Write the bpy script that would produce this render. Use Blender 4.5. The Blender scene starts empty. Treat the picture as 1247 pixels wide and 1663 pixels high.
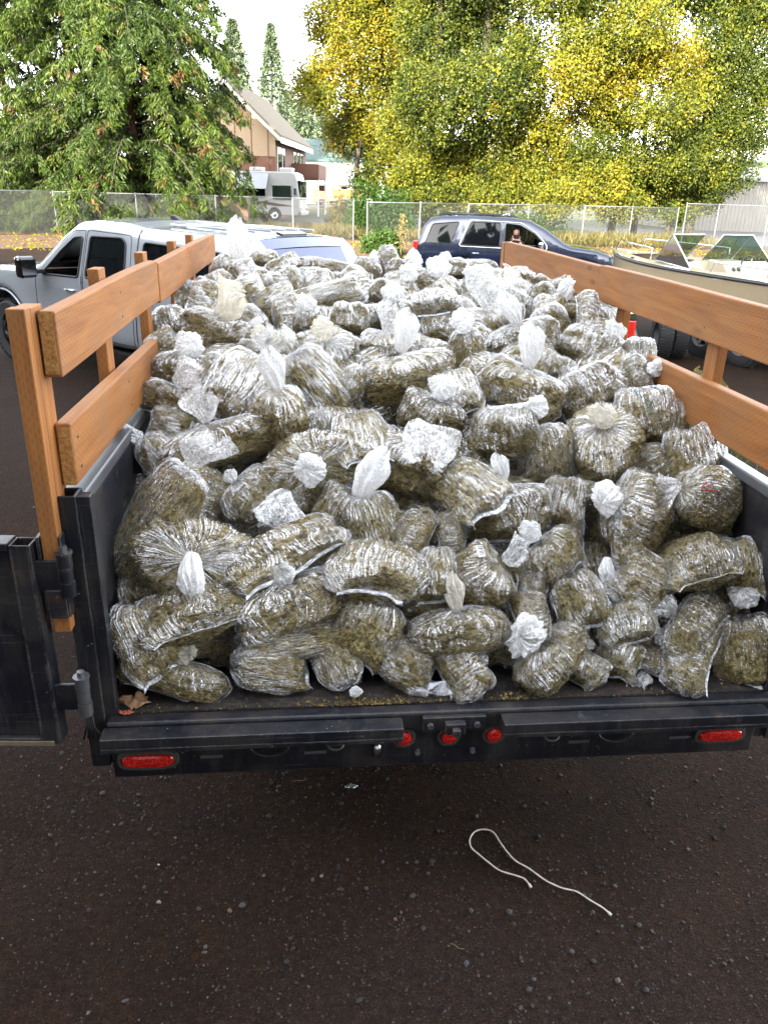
import bpy, bmesh, math, random
import numpy as np
from mathutils import Vector, Matrix, kdtree
from mathutils.geometry import delaunay_2d_cdt
R = math.radians
PI = math.pi
rng = np.random.default_rng(7)
random.seed(7)
sc = bpy.context.scene
COL = sc.collection

# ---------------------------------------------------------------- camera
CAM = Vector((-0.4155, -2.0338, 2.3043))
YAW, PITCH, ROLL, FPX = 0.1064, 0.3899, 0.0296, 1251.04
PW, PH = 1247.0, 1663.0
c_f = Vector((math.sin(YAW)*math.cos(PITCH), math.cos(YAW)*math.cos(PITCH), -math.sin(PITCH)))
r0 = Vector((math.cos(YAW), -math.sin(YAW), 0)); u0 = r0.cross(c_f)
c_r = r0*math.cos(ROLL) + u0*math.sin(ROLL)
c_u = -r0*math.sin(ROLL) + u0*math.cos(ROLL)
cd = bpy.data.cameras.new('camera'); cam = bpy.data.objects.new('camera', cd); COL.objects.link(cam)
cam.matrix_world = Matrix(((c_r.x, c_u.x, -c_f.x, CAM.x), (c_r.y, c_u.y, -c_f.y, CAM.y), (c_r.z, c_u.z, -c_f.z, CAM.z), (0, 0, 0, 1)))
cd.sensor_fit = 'VERTICAL'; cd.sensor_height = 24.0; cd.lens = 24.0*FPX/PH
cd.clip_start = 0.05; cd.clip_end = 2000
sc.camera = cam

def ray(px, py): return c_f + c_r*((px-PW/2)/FPX) - c_u*((py-PH/2)/FPX)
def on_z(px, py, z=0.0): d = ray(px, py); return CAM + d*((z-CAM.z)/d.z)
def on_y(px, py, y): d = ray(px, py); return CAM + d*((y-CAM.y)/d.y)
def depth(p): return (p-CAM).dot(c_f)
def proj(p): d = p-CAM; w = d.dot(c_f); return PW/2+FPX*d.dot(c_r)/w, PH/2-FPX*d.dot(c_u)/w

# ---------------------------------------------------------------- light
SUN_EL, SUN_AZ = 20.0, 212.0        # low sun behind and to the left of the viewer
w = bpy.data.worlds.new('World'); sc.world = w; w.use_nodes = True
nt = w.node_tree; nt.nodes.clear()
sky = nt.nodes.new('ShaderNodeTexSky'); sky.sky_type = 'NISHITA'; sky.sun_disc = False
sky.sun_elevation = R(SUN_EL); sky.sun_rotation = R(SUN_AZ); sky.air_density = 1.0; sky.dust_density = 1.0; sky.ozone_density = 1.0
hs = nt.nodes.new('ShaderNodeHueSaturation'); hs.inputs['Saturation'].default_value = 0.22
bg = nt.nodes.new('ShaderNodeBackground'); bg.inputs['Strength'].default_value = 0.15
wo = nt.nodes.new('ShaderNodeOutputWorld')
nt.links.new(sky.outputs[0], hs.inputs['Color']); nt.links.new(hs.outputs[0], bg.inputs['Color']); nt.links.new(bg.outputs[0], wo.inputs[0])
sl = bpy.data.lights.new('sun', 'SUN'); sl.energy = 2.4; sl.angle = R(0.5); sl.color = (1.0, 0.93, 0.80)
so = bpy.data.objects.new('sun', sl); COL.objects.link(so)
sdir = Vector((math.sin(R(SUN_AZ))*math.cos(R(SUN_EL)), math.cos(R(SUN_AZ))*math.cos(R(SUN_EL)), math.sin(R(SUN_EL))))
so.rotation_euler = sdir.to_track_quat('Z', 'Y').to_euler(); so.location = sdir*80
sc.view_settings.view_transform = 'Standard'; sc.view_settings.look = 'None'
sc.view_settings.exposure = 3.55; sc.view_settings.gamma = 1.0; sc.view_settings.use_curve_mapping = False
sc.cycles.transparent_max_bounces = 16; sc.cycles.max_bounces = 6; sc.cycles.diffuse_bounces = 3
sc.cycles.use_denoising = True

# ---------------------------------------------------------------- material helpers
class NT:
    def __init__(s, name):
        s.m = bpy.data.materials.new(name); s.m.use_nodes = True; s.t = s.m.node_tree
        s.t.nodes.clear(); s.out = s.t.nodes.new('ShaderNodeOutputMaterial')
    def n(s, typ, **kw):
        nd = s.t.nodes.new('ShaderNode'+typ)
        for k, v in kw.items():
            if k.startswith('_'): setattr(nd, k[1:], v)
            else:
                key = k.replace('__', ' ')
                inp = nd.inputs[int(key[1:])] if key[0] == 'i' and key[1:].isdigit() else nd.inputs[key]
                if isinstance(v, bpy.types.NodeSocket): s.t.links.new(v, inp)
                else: inp.default_value = v
        return nd
    def ramp(s, fac, stops, interp='LINEAR'):
        nd = s.t.nodes.new('ShaderNodeValToRGB'); s.t.links.new(fac, nd.inputs[0]); cr = nd.color_ramp; cr.interpolation = interp
        while len(cr.elements) < len(stops): cr.elements.new(0.5)
        for e, (p, c) in zip(cr.elements, stops):
            e.position = p; e.color = (c[0], c[1], c[2], 1) if isinstance(c, (tuple, list)) else (c, c, c, 1)
        return nd.outputs[0]
    def math(s, op, a, b=0.0, clamp=False):
        nd = s.t.nodes.new('ShaderNodeMath'); nd.operation = op; nd.use_clamp = clamp
        for i, v in enumerate((a, b)):
            if isinstance(v, bpy.types.NodeSocket): s.t.links.new(v, nd.inputs[i])
            else: nd.inputs[i].default_value = v
        return nd.outputs[0]
    def mix(s, fac, a, b, blend='MIX'):
        nd = s.t.nodes.new('ShaderNodeMix'); nd.data_type = 'RGBA'; nd.blend_type = blend
        for k, v in ((0, fac), (6, a), (7, b)):
            if isinstance(v, bpy.types.NodeSocket): s.t.links.new(v, nd.inputs[k])
            else: nd.inputs[k].default_value = (v[0], v[1], v[2], 1) if isinstance(v, (tuple, list)) else v
        return nd.outputs[2]
    def noise(s, vec, scale, detail=3, rough=0.55, dist=0.0, out=0):
        nd = s.n('TexNoise', Scale=scale, Detail=detail, Roughness=rough, Distortion=dist)
        if vec is not None: s.t.links.new(vec, nd.inputs['Vector'])
        return nd.outputs[out]
    def coord(s, which='Object'): return s.n('TexCoord').outputs[which]
    def mapping(s, vec, scale=(1, 1, 1), rot=(0, 0, 0), loc=(0, 0, 0)):
        return s.n('Mapping', Vector=vec, Scale=scale, Rotation=rot, Location=loc).outputs[0]
    def bump(s, h, strength=0.5, dist=0.01, normal=None):
        nd = s.n('Bump', Strength=strength, Distance=dist, Height=h)
        if normal is not None: s.t.links.new(normal, nd.inputs['Normal'])
        return nd.outputs[0]
    def surf(s, sh): s.t.links.new(sh, s.out.inputs['Surface']); return s.m

def pbr(name, col, rough=0.5, metal=0.0, bump=None, spec=0.5, coat=0.0, var=0.0, vscale=5.0, emit=None, trans=0.0):
    t = NT(name); c = (col[0], col[1], col[2], 1)
    p = t.n('BsdfPrincipled', Roughness=rough, Metallic=metal, Specular__IOR__Level=spec, Coat__Weight=coat, Coat__Roughness=0.04, Transmission__Weight=trans)
    p.inputs['Base Color'].default_value = c
    if var > 0:
        o = t.coord(); nz = t.noise(o, vscale, 5, 0.65)
        t.t.links.new(t.mix(nz, tuple(x*(1-var) for x in col), tuple(min(1, x*(1+var)) for x in col)), p.inputs['Base Color'])
        t.t.links.new(t.math('ADD', t.math('MULTIPLY', nz, 0.25), rough-0.12), p.inputs['Roughness'])
    if bump: t.t.links.new(t.bump(t.noise(t.coord(), bump[0], 4), bump[1], bump[2]), p.inputs['Normal'])
    if emit: p.inputs['Emission Color'].default_value = (*emit[0], 1); p.inputs['Emission Strength'].default_value = emit[1]
    return t.surf(p.outputs[0])

# ---------------------------------------------------------------- mesh helpers
class MB:
    """collects polygons, builds one mesh object"""
    def __init__(s): s.v = []; s.f = []
    def add(s, vs, fs):
        b = len(s.v); s.v += [tuple(v) for v in vs]; s.f += [tuple(b+i for i in f) for f in fs]; return s
    def box(s, x0, x1, y0, y1, z0, z1, M=None):
        vs = [Vector(p) for p in ((x0,y0,z0),(x1,y0,z0),(x1,y1,z0),(x0,y1,z0),(x0,y0,z1),(x1,y0,z1),(x1,y1,z1),(x0,y1,z1))]
        if M is not None: vs = [M @ v for v in vs]
        return s.add(vs, [(0,3,2,1),(4,5,6,7),(0,1,5,4),(1,2,6,5),(2,3,7,6),(3,0,4,7)])
    def cyl(s, a, b, r, r2=None, n=12, caps=True):
        a = Vector(a); b = Vector(b); r2 = r if r2 is None else r2
        d = (b-a).normalized(); t = d.orthogonal().normalized(); q = d.cross(t)
        vs = []
        for i in range(n):
            an = 2*PI*i/n; o = t*math.cos(an)+q*math.sin(an); vs += [a+o*r, b+o*r2]
        fs = [(2*i, 2*((i+1) % n), 2*((i+1) % n)+1, 2*i+1) for i in range(n)]
        if caps: fs += [tuple(2*i for i in range(n))[::-1], tuple(2*i+1 for i in range(n))]
        return s.add(vs, fs)
    def tube(s, pts, r, n=8, closed=False):
        pts = [Vector(p) for p in pts]; m = len(pts); vs = []; up = None
        rs = r if isinstance(r, (list, tuple)) else [r]*m
        for i, p in enumerate(pts):
            d = (pts[(i+1) % m]-pts[i-1]) if closed else (pts[min(i+1, m-1)]-pts[max(i-1, 0)])
            d.normalize()
            up = d.orthogonal().normalized() if up is None else (up-d*up.dot(d)).normalized()
            q = d.cross(up)
            for k in range(n):
                an = 2*PI*k/n; vs.append(p+(up*math.cos(an)+q*math.sin(an))*rs[i])
        fs = []
        for i in range(m if closed else m-1):
            for k in range(n):
                j = (i+1) % m; fs.append((i*n+k, i*n+(k+1) % n, j*n+(k+1) % n, j*n+k))
        if not closed: fs += [tuple(range(n))[::-1], tuple((m-1)*n+k for k in range(n))]
        return s.add(vs, fs)
    def lathe(s, prof, c=(0,0,0), axis='Z', n=24):
        vs = []; m = len(prof)
        for i in range(n):
            a = 2*PI*i/n; ca, sa = math.cos(a), math.sin(a)
            for (r, h) in prof:
                p = {'Z': (r*ca, r*sa, h), 'Y': (r*ca, h, r*sa), 'X': (h, r*ca, r*sa)}[axis]
                vs.append((p[0]+c[0], p[1]+c[1], p[2]+c[2]))
        fs = [(i*m+k, ((i+1) % n)*m+k, ((i+1) % n)*m+k+1, i*m+k+1) for i in range(n) for k in range(m-1)]
        return s.add(vs, fs)
    def prism(s, poly, a0, a1, plane='XZ'):
        n = len(poly); f = {'XZ': lambda p, a: (p[0], a, p[1]), 'YZ': lambda p, a: (a, p[0], p[1]), 'XY': lambda p, a: (p[0], p[1], a)}[plane]
        return s.add([f(p, a0) for p in poly]+[f(p, a1) for p in poly],
                     [tuple(range(n)), tuple(range(n, 2*n))[::-1]]+[(i, i+n, (i+1) % n+n, (i+1) % n) for i in range(n)])
    def build(s, name, mat, parent=None, smooth=False, bevel=0.0, loc=None):
        me = bpy.data.meshes.new(name); me.from_pydata(s.v, [], s.f)
        if smooth: me.polygons.foreach_set('use_smooth', [True]*len(me.polygons))
        bm = bmesh.new(); bm.from_mesh(me); bmesh.ops.recalc_face_normals(bm, faces=bm.faces); bm.to_mesh(me); bm.free()
        if smooth == 'auto': me.set_sharp_from_angle(angle=R(35))
        return obj(name, me, mat, parent, bevel, loc)
def obj(name, me, mat, parent=None, bevel=0.0, loc=None):
    o = bpy.data.objects.new(name, me); COL.objects.link(o)
    if mat is not None and len(me.materials) == 0: me.materials.append(mat)
    if parent is not None: o.parent = parent
    if loc is not None: o.location = loc
    if bevel > 0:
        b = o.modifiers.new('bevel', 'BEVEL'); b.width = bevel; b.segments = 2; b.limit_method = 'ANGLE'; b.angle_limit = R(40)
    return o
def npmesh(name, V, F, smooth=True):
    """V (n,3), F (m,k) numpy -> mesh, fast"""
    me = bpy.data.meshes.new(name); V = np.ascontiguousarray(V, dtype=np.float32); F = np.ascontiguousarray(F, dtype=np.int32)
    me.vertices.add(len(V)); me.vertices.foreach_set('co', V.ravel())
    m, k = F.shape
    me.loops.add(m*k); me.loops.foreach_set('vertex_index', F.ravel())
    me.polygons.add(m); me.polygons.foreach_set('loop_start', np.arange(0, m*k, k, dtype=np.int32))
    me.polygons.foreach_set('loop_total', np.full(m, k, dtype=np.int32))
    me.polygons.foreach_set('use_smooth', np.full(m, smooth)); me.update(calc_edges=True); me.validate()
    return me
def empty(name, label=None, cat=None, group=None, loc=(0,0,0), rotz=0.0):
    o = bpy.data.objects.new(name, None); COL.objects.link(o); o.location = loc; o.rotation_euler = (0,0,rotz); o.empty_display_size = 0.2
    return tag(o, label, cat, group)
def tag(o, label=None, cat=None, group=None, kind=None):
    if label: o['label'] = label
    if cat: o['category'] = cat
    if group: o['group'] = group
    if kind: o['kind'] = kind
    return o
def vnoise(P, seed=0):
    """smooth value noise in -1..1, P (n,3)"""
    P = np.asarray(P, dtype=np.float64)+seed*17.31; i = np.floor(P).astype(np.int64); f = P-i; f = f*f*(3-2*f); out = 0
    for dx in (0, 1):
        for dy in (0, 1):
            for dz in (0, 1):
                h = ((i[:,0]+dx)*73856093) ^ ((i[:,1]+dy)*19349663) ^ ((i[:,2]+dz)*83492791)
                h = (h ^ (h >> 13))*1274126177; h = ((h ^ (h >> 16)) & 0xffff)/32767.5-1
                wgt = (f[:,0] if dx else 1-f[:,0])*(f[:,1] if dy else 1-f[:,1])*(f[:,2] if dz else 1-f[:,2])
                out = out+h*wgt
    return out
def ridged(P, seed=0, oct=3):
    o = 0; a = 1; t = 0
    for k in range(oct):
        o = o+a*(1-2*np.abs(vnoise(P*(2**k), seed+k))); t += a; a *= 0.5
    return o/t
def interp(x, xs, ys): return float(np.interp(x, xs, ys))
def terrain(y): return interp(y, [22, 38, 62, 105, 300, 600], [0, .25, .5, .9, 1.6, 2.0])

# ---------------------------------------------------------------- materials of the place
def mat_asphalt():
    t = NT('asphalt'); o = t.coord()
    n1 = t.noise(o, 0.8, 5, 0.6); n3 = t.noise(o, 3.1, 7, 0.72); fine = t.noise(o, 150, 4, 0.75); mid = t.noise(o, 34, 4, 0.7)
    v = t.n('TexVoronoi', Vector=o, Scale=88.0); v2 = t.n('TexVoronoi', Vector=o, Scale=230.0)
    base = t.ramp(n1, [(0.3, (0.0130, 0.0080, 0.0056)), (0.7, (0.0220, 0.0142, 0.0105))])
    base = t.mix(t.math('MULTIPLY', t.ramp(n3, [(0.48, 0.0), (0.62, 1.0)]), 0.75), base, (0.026, 0.0135, 0.0068))
    base = t.mix(t.math('MULTIPLY', t.ramp(t.noise(o, 0.42, 4, 0.6), [(0.44, 0.0), (0.60, 1.0)]), 0.55), base, (0.024, 0.0185, 0.0195))
    base = t.mix(1.0, base, t.ramp(fine, [(0.30, 0.25), (0.5, 0.9), (0.66, 1.9), (0.78, 3.2)]), 'MULTIPLY')
    base = t.mix(1.0, base, t.ramp(mid, [(0.3, (.62, .53, .44)), (0.5, (1.14, .98, .80)), (0.72, (1.8, 1.5, 1.25))]), 'MULTIPLY')
    cc = t.n('SeparateColor', Color=v.outputs['Color'])
    base = t.mix(t.math('MULTIPLY', t.ramp(cc.outputs[0], [(0.88, 0.0), (0.91, 1.0)]), t.ramp(v.outputs['Distance'], [(0.28, 0.9), (0.40, 0.0)])), base, t.ramp(cc.outputs[1], [(0, (0.02, 0.018, 0.018)), (0.6, (0.05, 0.045, 0.044)), (0.93, (0.10, 0.09, 0.085)), (1, (0.16, 0.07, 0.035))]))
    p = t.n('BsdfPrincipled', Base__Color=base, Roughness=0.9, Specular__IOR__Level=0.10)
    h = t.math('ADD', t.math('MULTIPLY', v.outputs['Distance'], -1.0), t.math('ADD', t.math('MULTIPLY', fine, 1.1), t.math('MULTIPLY', v2.outputs['Distance'], -0.5)))
    t.t.links.new(t.bump(h, 1.0, 0.008), p.inputs['Normal'])
    return t.surf(p.outputs[0])
def mat_wood(name, dark=1.0, incised=True):
    t = NT(name); o = t.coord()
    w1 = t.noise(t.mapping(o, (0.9, 9, 9)), 1.2, 6, 0.65, 1.8)
    g = t.noise(t.mapping(o, (2.2, 70, 70)), 1.0, 4, 0.6)
    c = t.ramp(w1, [(0.25, (0.20*dark, 0.075*dark, 0.018*dark)), (0.5, (0.30*dark, 0.118*dark, 0.030*dark)), (0.75, (0.39*dark, 0.17*dark, 0.048*dark))])
    c = t.mix(t.math('MULTIPLY', t.ramp(g, [(0.45, 0.0), (0.7, 1.0)]), 0.4), c, (0.15*dark, 0.05*dark, 0.016*dark))
    kn = t.n('TexVoronoi', Vector=t.mapping(o, (1.0, 3.2, 3.2)), Scale=1.9)
    c = t.mix(t.ramp(kn.outputs['Distance'], [(0.04, 0.85), (0.12, 0.0)]), c, (0.09, 0.028, 0.01))
    gr = t.noise(o, 3.1, 4, 0.6); c = t.mix(t.math('MULTIPLY', t.ramp(gr, [(0.42, 0.0), (0.7, 1.0)]), 0.45), c, (0.22, 0.125, 0.065))
    h = t.math('MULTIPLY', g, 0.5)
    if incised:
        sx = t.n('SeparateXYZ', Vector=o)
        yz = t.math('ADD', sx.outputs[2], sx.outputs[1]); row = t.math('FLOOR', t.math('MULTIPLY', yz, 95.0)); st = t.math('MULTIPLY', t.math('MODULO', row, 2.0), 0.5)
        fx = t.math('FRACT', t.math('ADD', t.math('MULTIPLY', sx.outputs[0], 34.0), st)); fz = t.math('FRACT', t.math('MULTIPLY', yz, 95.0))
        slot = t.math('MULTIPLY', t.math('LESS_THAN', t.math('ABSOLUTE', t.math('SUBTRACT', fx, 0.5)), 0.24), t.math('LESS_THAN', t.math('ABSOLUTE', t.math('SUBTRACT', fz, 0.5)), 0.2))
        c = t.mix(t.math('MULTIPLY', slot, 0.25), c, (0.07, 0.022, 0.008)); h = t.math('SUBTRACT', h, t.math('MULTIPLY', slot, 0.7))
    p = t.n('BsdfPrincipled', Base__Color=c, Roughness=0.62, Specular__IOR__Level=0.3)
    t.t.links.new(t.bump(h, 0.5, 0.002), p.inputs['Normal'])
    return t.surf(p.outputs[0])
def mat_endgrain():
    t = NT('wood_end_grain'); o = t.coord(); n = t.noise(o, 90, 4, 0.7); v = t.noise(t.mapping(o, (1, 1, 0.3)), 25, 3)
    c = t.ramp(n, [(0.35, (0.20, 0.085, 0.02)), (0.6, (0.50, 0.28, 0.09)), (0.8, (0.62, 0.42, 0.18))])
    p = t.n('BsdfPrincipled', Base__Color=t.mix(t.math('MULTIPLY', v, 0.5), c, (0.3, 0.14, 0.04)), Roughness=0.9)
    t.t.links.new(t.bump(n, 0.8, 0.004), p.inputs['Normal'])
    return t.surf(p.outputs[0])
def mat_black_steel():
    t = NT('worn_black_paint'); o = t.coord()
    n = t.noise(o, 6, 8, 0.75); st = t.noise(t.mapping(o, (26, 26, 2.2)), 2.0, 6, 0.75); hs_ = t.noise(t.mapping(o, (1.2, 1.2, 40)), 3.0, 5, 0.75); d = t.noise(o, 3.0, 6, 0.65); f = t.noise(o, 120, 3, 0.7)
    c = t.mix(t.math('MULTIPLY', t.ramp(st, [(0.52, 0.0), (0.68, 1.0)]), 0.5), (0.0055, 0.007, 0.012), (0.055, 0.055, 0.060))
    c = t.mix(t.math('MULTIPLY', t.ramp(hs_, [(0.60, 0.0), (0.66, 1.0)]), 0.45), c, (0.12, 0.12, 0.125))
    c = t.mix(t.math('MULTIPLY', t.ramp(d, [(0.48, 0.0), (0.68, 1.0)]), 0.42), c, (0.075, 0.060, 0.046))
    c = t.mix(t.math('MULTIPLY', t.ramp(n, [(0.60, 0.0), (0.68, 1.0)]), 0.6), c, (0.070, 0.030, 0.015))
    be = t.n('Bevel', Radius=0.006); be.samples = 4; ge = t.n('NewGeometry'); dt = t.n('VectorMath', _operation='DOT_PRODUCT'); t.t.links.new(be.outputs[0], dt.inputs[0]); t.t.links.new(ge.outputs['Normal'], dt.inputs[1])
    edge = t.math('MULTIPLY', t.ramp(dt.outputs['Value'], [(0.80, 1.0), (0.985, 0.0)]), t.ramp(t.math('ADD', t.math('MULTIPLY', f, .5), t.math('MULTIPLY', n, .5)), [(0.46, 0.0), (0.54, 1.0)]))
    c = t.mix(t.math('MULTIPLY', edge, 0.85), c, (0.16, 0.14, 0.125))
    sp = t.n('TexVoronoi', Vector=o, Scale=40.0); chips = t.math('MULTIPLY', t.ramp(sp.outputs['Distance'], [(0.07, 1.0), (0.13, 0.0)]), t.ramp(t.noise(o, 4, 3), [(0.52, 0.0), (0.60, 1.0)]))
    c = t.mix(t.math('MULTIPLY', chips, 0.8), c, (0.24, 0.22, 0.19))
    p = t.n('BsdfPrincipled', Base__Color=c, Roughness=t.ramp(d, [(0.3, 0.24), (0.7, 0.62)]), Specular__IOR__Level=0.5)
    t.t.links.new(t.bump(t.math('ADD', n, t.math('MULTIPLY', f, .3)), 0.3, 0.003), p.inputs['Normal'])
    return t.surf(p.outputs[0])
def mat_deck():
    t = NT('rusty_deck_steel'); o = t.coord(); n = t.noise(o, 9, 8, 0.75); g = t.noise(o, 60, 4, 0.7)
    c = t.ramp(n, [(0.4, (0.007, 0.0065, 0.008)), (0.58, (0.022, 0.016, 0.014)), (0.72, (0.06, 0.03, 0.018)), (0.9, (0.10, 0.07, 0.05))])
    c = t.mix(t.math('MULTIPLY', t.ramp(g, [(0.5, 0.0), (0.7, 1.0)]), 0.35), c, (0.14, 0.11, 0.07))
    p = t.n('BsdfPrincipled', Base__Color=c, Roughness=0.75)
    t.t.links.new(t.bump(t.math('ADD', n, g), 0.6, 0.004), p.inputs['Normal'])
    return t.surf(p.outputs[0])
M = {}
M['asphalt'] = mat_asphalt(); M['wood'] = mat_wood('treated_lumber'); M['wood_post'] = mat_wood('post_lumber', 1.1)
M['endgrain'] = mat_endgrain(); M['steel'] = mat_black_steel(); M['deck'] = mat_deck()
M['rail'] = pbr('bare_grey_steel', (0.15, 0.155, 0.165), 0.42, 0.7, (40, 0.2, 0.002), var=0.35, vscale=12)
M['black'] = pbr('flat_black', (0.008, 0.008, 0.009), 0.6, var=0.2)
M['rubber'] = pbr('tyre_rubber', (0.014, 0.014, 0.015), 0.75, bump=(60, 0.3, 0.002))
M['chrome'] = pbr('chrome', (0.75, 0.76, 0.78), 0.12, 1.0)
M['alu'] = pbr('aluminium', (0.55, 0.56, 0.57), 0.32, 1.0)
M['galv'] = pbr('galvanised_steel', (0.13, 0.135, 0.14), 0.6, 0.4, var=0.2)
def mat_lens():
    t = NT('red_lens'); o = t.coord(); v = t.n('TexVoronoi', Vector=o, Scale=110.0)
    c = t.ramp(v.outputs['Distance'], [(0.2, (0.75, 0.035, 0.02)), (0.6, (0.45, 0.008, 0.008))])
    p = t.n('BsdfPrincipled', Base__Color=c, Roughness=0.25, Coat__Weight=0.6, Coat__Roughness=0.08)
    t.t.links.new(t.bump(v.outputs['Distance'], 0.4, 0.002), p.inputs['Normal'])
    return t.surf(p.outputs[0])
M['lens'] = mat_lens()

# ---------------------------------------------------------------- ground
ys = [-60, -12, -6, -3, 0, 3, 6, 10, 14, 18, 22, 26, 30, 34, 38]
def sheet(name, x0, x1, yl, mat, dz=0.0, nx=24, wob=0.0, kind='structure', seed=0):
    V = []; F = []
    for j, y in enumerate(yl):
        for i in range(nx+1):
            x = x0+(x1-x0)*i/nx; yy = y
            if wob and j in (0, len(yl)-1): yy = y+wob*(vnoise(np.array([[x*.5, y, 3.1]]), seed)[0])
            V.append((x, yy, terrain(yy)+dz))
    n = nx+1
    for j in range(len(yl)-1):
        for i in range(nx): F.append((j*n+i, j*n+i+1, (j+1)*n+i+1, (j+1)*n+i))
    m = MB(); m.add(V, F); o = m.build(name, mat, None, True); o['kind'] = kind; return o
sheet('asphalt_yard', -60, 60, ys, M['asphalt'], nx=30)

# loose stones lying on the asphalt (nobody could count them)
def stones():
    ico = [(0,0,-1),(.72,-.52,-.45),(-.28,-.85,-.45),(-.89,0,-.45),(-.28,.85,-.45),(.72,.52,-.45),(.28,-.85,.45),(-.72,-.52,.45),(-.72,.52,.45),(.28,.85,.45),(.89,0,.45),(0,0,1)]
    fi = np.array([(0,1,2),(1,0,5),(0,2,3),(0,3,4),(0,4,5),(1,5,10),(2,1,6),(3,2,7),(4,3,8),(5,4,9),(1,10,6),(2,6,7),(3,7,8),(4,8,9),(5,9,10),(6,10,11),(7,6,11),(8,7,11),(9,8,11),(10,9,11)])
    I = np.array(ico); g = np.random.default_rng(3)
    n1, n2 = 15000, 8000
    y = np.concatenate([g.uniform(-0.75, 1.2, n1), g.uniform(0.5, 9, n2)])
    x = np.concatenate([g.uniform(-1.7, 1.6, n1), g.uniform(-7, -1.2, n2)])
    extra = 2500; y = np.concatenate([y, g.uniform(0, 6, extra)]); x = np.concatenate([x, g.uniform(1.15, 4, extra)])
    # gather into drifts
    keep = (vnoise(np.stack([x*1.7, y*1.7, x*0], 1), 4)+g.uniform(-.9, .9, len(x))) > -0.35
    x, y = x[keep], y[keep]; n = len(x)
    s = np.clip(g.lognormal(-6.25, 0.66, n), 0.0012, 0.011)*np.where(y > 1.3, 1.5, 1.0)
    ax = g.uniform(.6, 1.3, (n, 3)); ax[:, 2] *= .7; a = g.uniform(0, 2*PI, n)
    V = I[None]*ax[:, None]*s[:, None, None]*g.uniform(.75, 1.2, (n, 12, 1))
    Vx = V[..., 0]*np.cos(a)[:, None]-V[..., 1]*np.sin(a)[:, None]; Vy = V[..., 0]*np.sin(a)[:, None]+V[..., 1]*np.cos(a)[:, None]
    V = np.stack([Vx+x[:, None], Vy+y[:, None], V[..., 2]+s[:, None]*.3], -1).reshape(-1, 3)
    F = (fi[None]+12*np.arange(n)[:, None, None]).reshape(-1, 3)
    me = npmesh('loose_gravel', V, F, False)
    t = NT('gravel_stone'); geo = t.n('NewGeometry')
    c = t.ramp(geo.outputs['Random Per Island'], [(0.0, (0.010, 0.008, 0.0075)), (0.5, (0.024, 0.020, 0.019)), (0.84, (0.040, 0.037, 0.037)), (0.955, (0.085, 0.075, 0.066)), (0.985, (0.12, 0.045, 0.018)), (1.0, (0.26, 0.24, 0.22))])
    p = t.n('BsdfPrincipled', Base__Color=c, Roughness=0.7); m = t.surf(p.outputs[0])
    return tag(obj('loose_gravel', me, m), 'small dark stones lying loose on the asphalt', 'gravel', kind='stuff')
stones()

# ---------------------------------------------------------------- trailer
TR = empty('dump_trailer', 'black steel dump trailer with orange wooden side boards, heaped with clear bags', 'trailer')
DZ = 0.787                                     # bed height
L_ = 4.08
def tb(name, args, mat=None, bevel=0.004, parent=TR, label=None, **k):
    m = MB()
    for a in (args if isinstance(args, list) else [args]): m.box(*a)
    o = m.build(name, mat or M['steel'], parent, bevel=bevel, **k)
    if label: o['label'] = label
    return o
tb('bed_floor', (-1.045, 1.125, 0.02, L_, DZ-.05, DZ), M['deck'], 0)
for s in (-1, 1):
    a, b = (-1.085, -1.05) if s < 0 else (1.125, 1.155)
    zt = 1.455 if s < 0 else 1.40
    tb('side_wall', (a, b, 0.10, L_, DZ-.12, zt))
    a2, b2 = (-1.115, -1.045) if s < 0 else (1.112, 1.165)
    tb('top_rail', (a2, b2, 0.085, L_, zt+.002, zt+.042), M['rail'], 0.006)
    for k in range(6):
        yy = 0.45+k*0.62
        m = MB(); sx = -1.088 if s < 0 else 1.158
        m.box(min(sx, sx+s*.035), max(sx, sx+s*.035), yy, yy+.05, DZ-.1, zt-.01); m.build('wall_rib', M['steel'], TR, bevel=.004)
tb('front_wall', (-1.085, 1.155, L_, L_+.05, DZ-.1, 1.44))
tb('frame_rail', [(-.75, -.66, 0.3, L_+.6, .50, DZ-.055), (.66, .75, 0.3, L_+.6, .50, DZ-.055)])
# axle, wheels and mudguards under the bed
for s in (-1, 1):
    for yy in (1.55, 2.4):
        wl = empty('wheel', loc=(s*.88, yy, .36)); wl.parent = TR
        m = MB(); m.lathe([(.19, -.09), (.30, -.105), (.345, -.08), (.36, -.05), (.36, .05), (.345, .08), (.30, .105), (.19, .09)], axis='X', n=32); m.build('tyre', M['rubber'], wl, True)
        m = MB(); m.lathe([(.0, .03), (.08, .03), (.16, .0), (.19, .09)], axis='X', n=24); m.build('rim', M['galv'], wl, True)
# rear corner posts (open square tube) with inner flange
def corner_post(s):
    m = MB(); x0, x1 = (-1.105, -1.048) if s < 0 else (1.148, 1.205)
    for (a, b, c, d) in ((x0, x1, -.002, .006), (x0, x1, .064, .072), (x0, x0+.007, .006, .064), (x1-.007, x1, .006, .064)): m.box(a, b, c, d, .60, 1.52)
    xa, xb = (-1.047, -1.012) if s < 0 else (1.112, 1.147)
    m.box(xa, xb, .01, .05, .60, 1.515)
    o = m.build('corner_post', M['steel'], TR, bevel=.002)
    tb('post_floor_plate', (x0+.008, x1-.008, .007, .063, 1.43, 1.44), pbr('rusty_inside', (.16, .07, .035), .9, var=.5), 0, parent=o)
for s in (-1, 1): corner_post(s)
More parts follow.
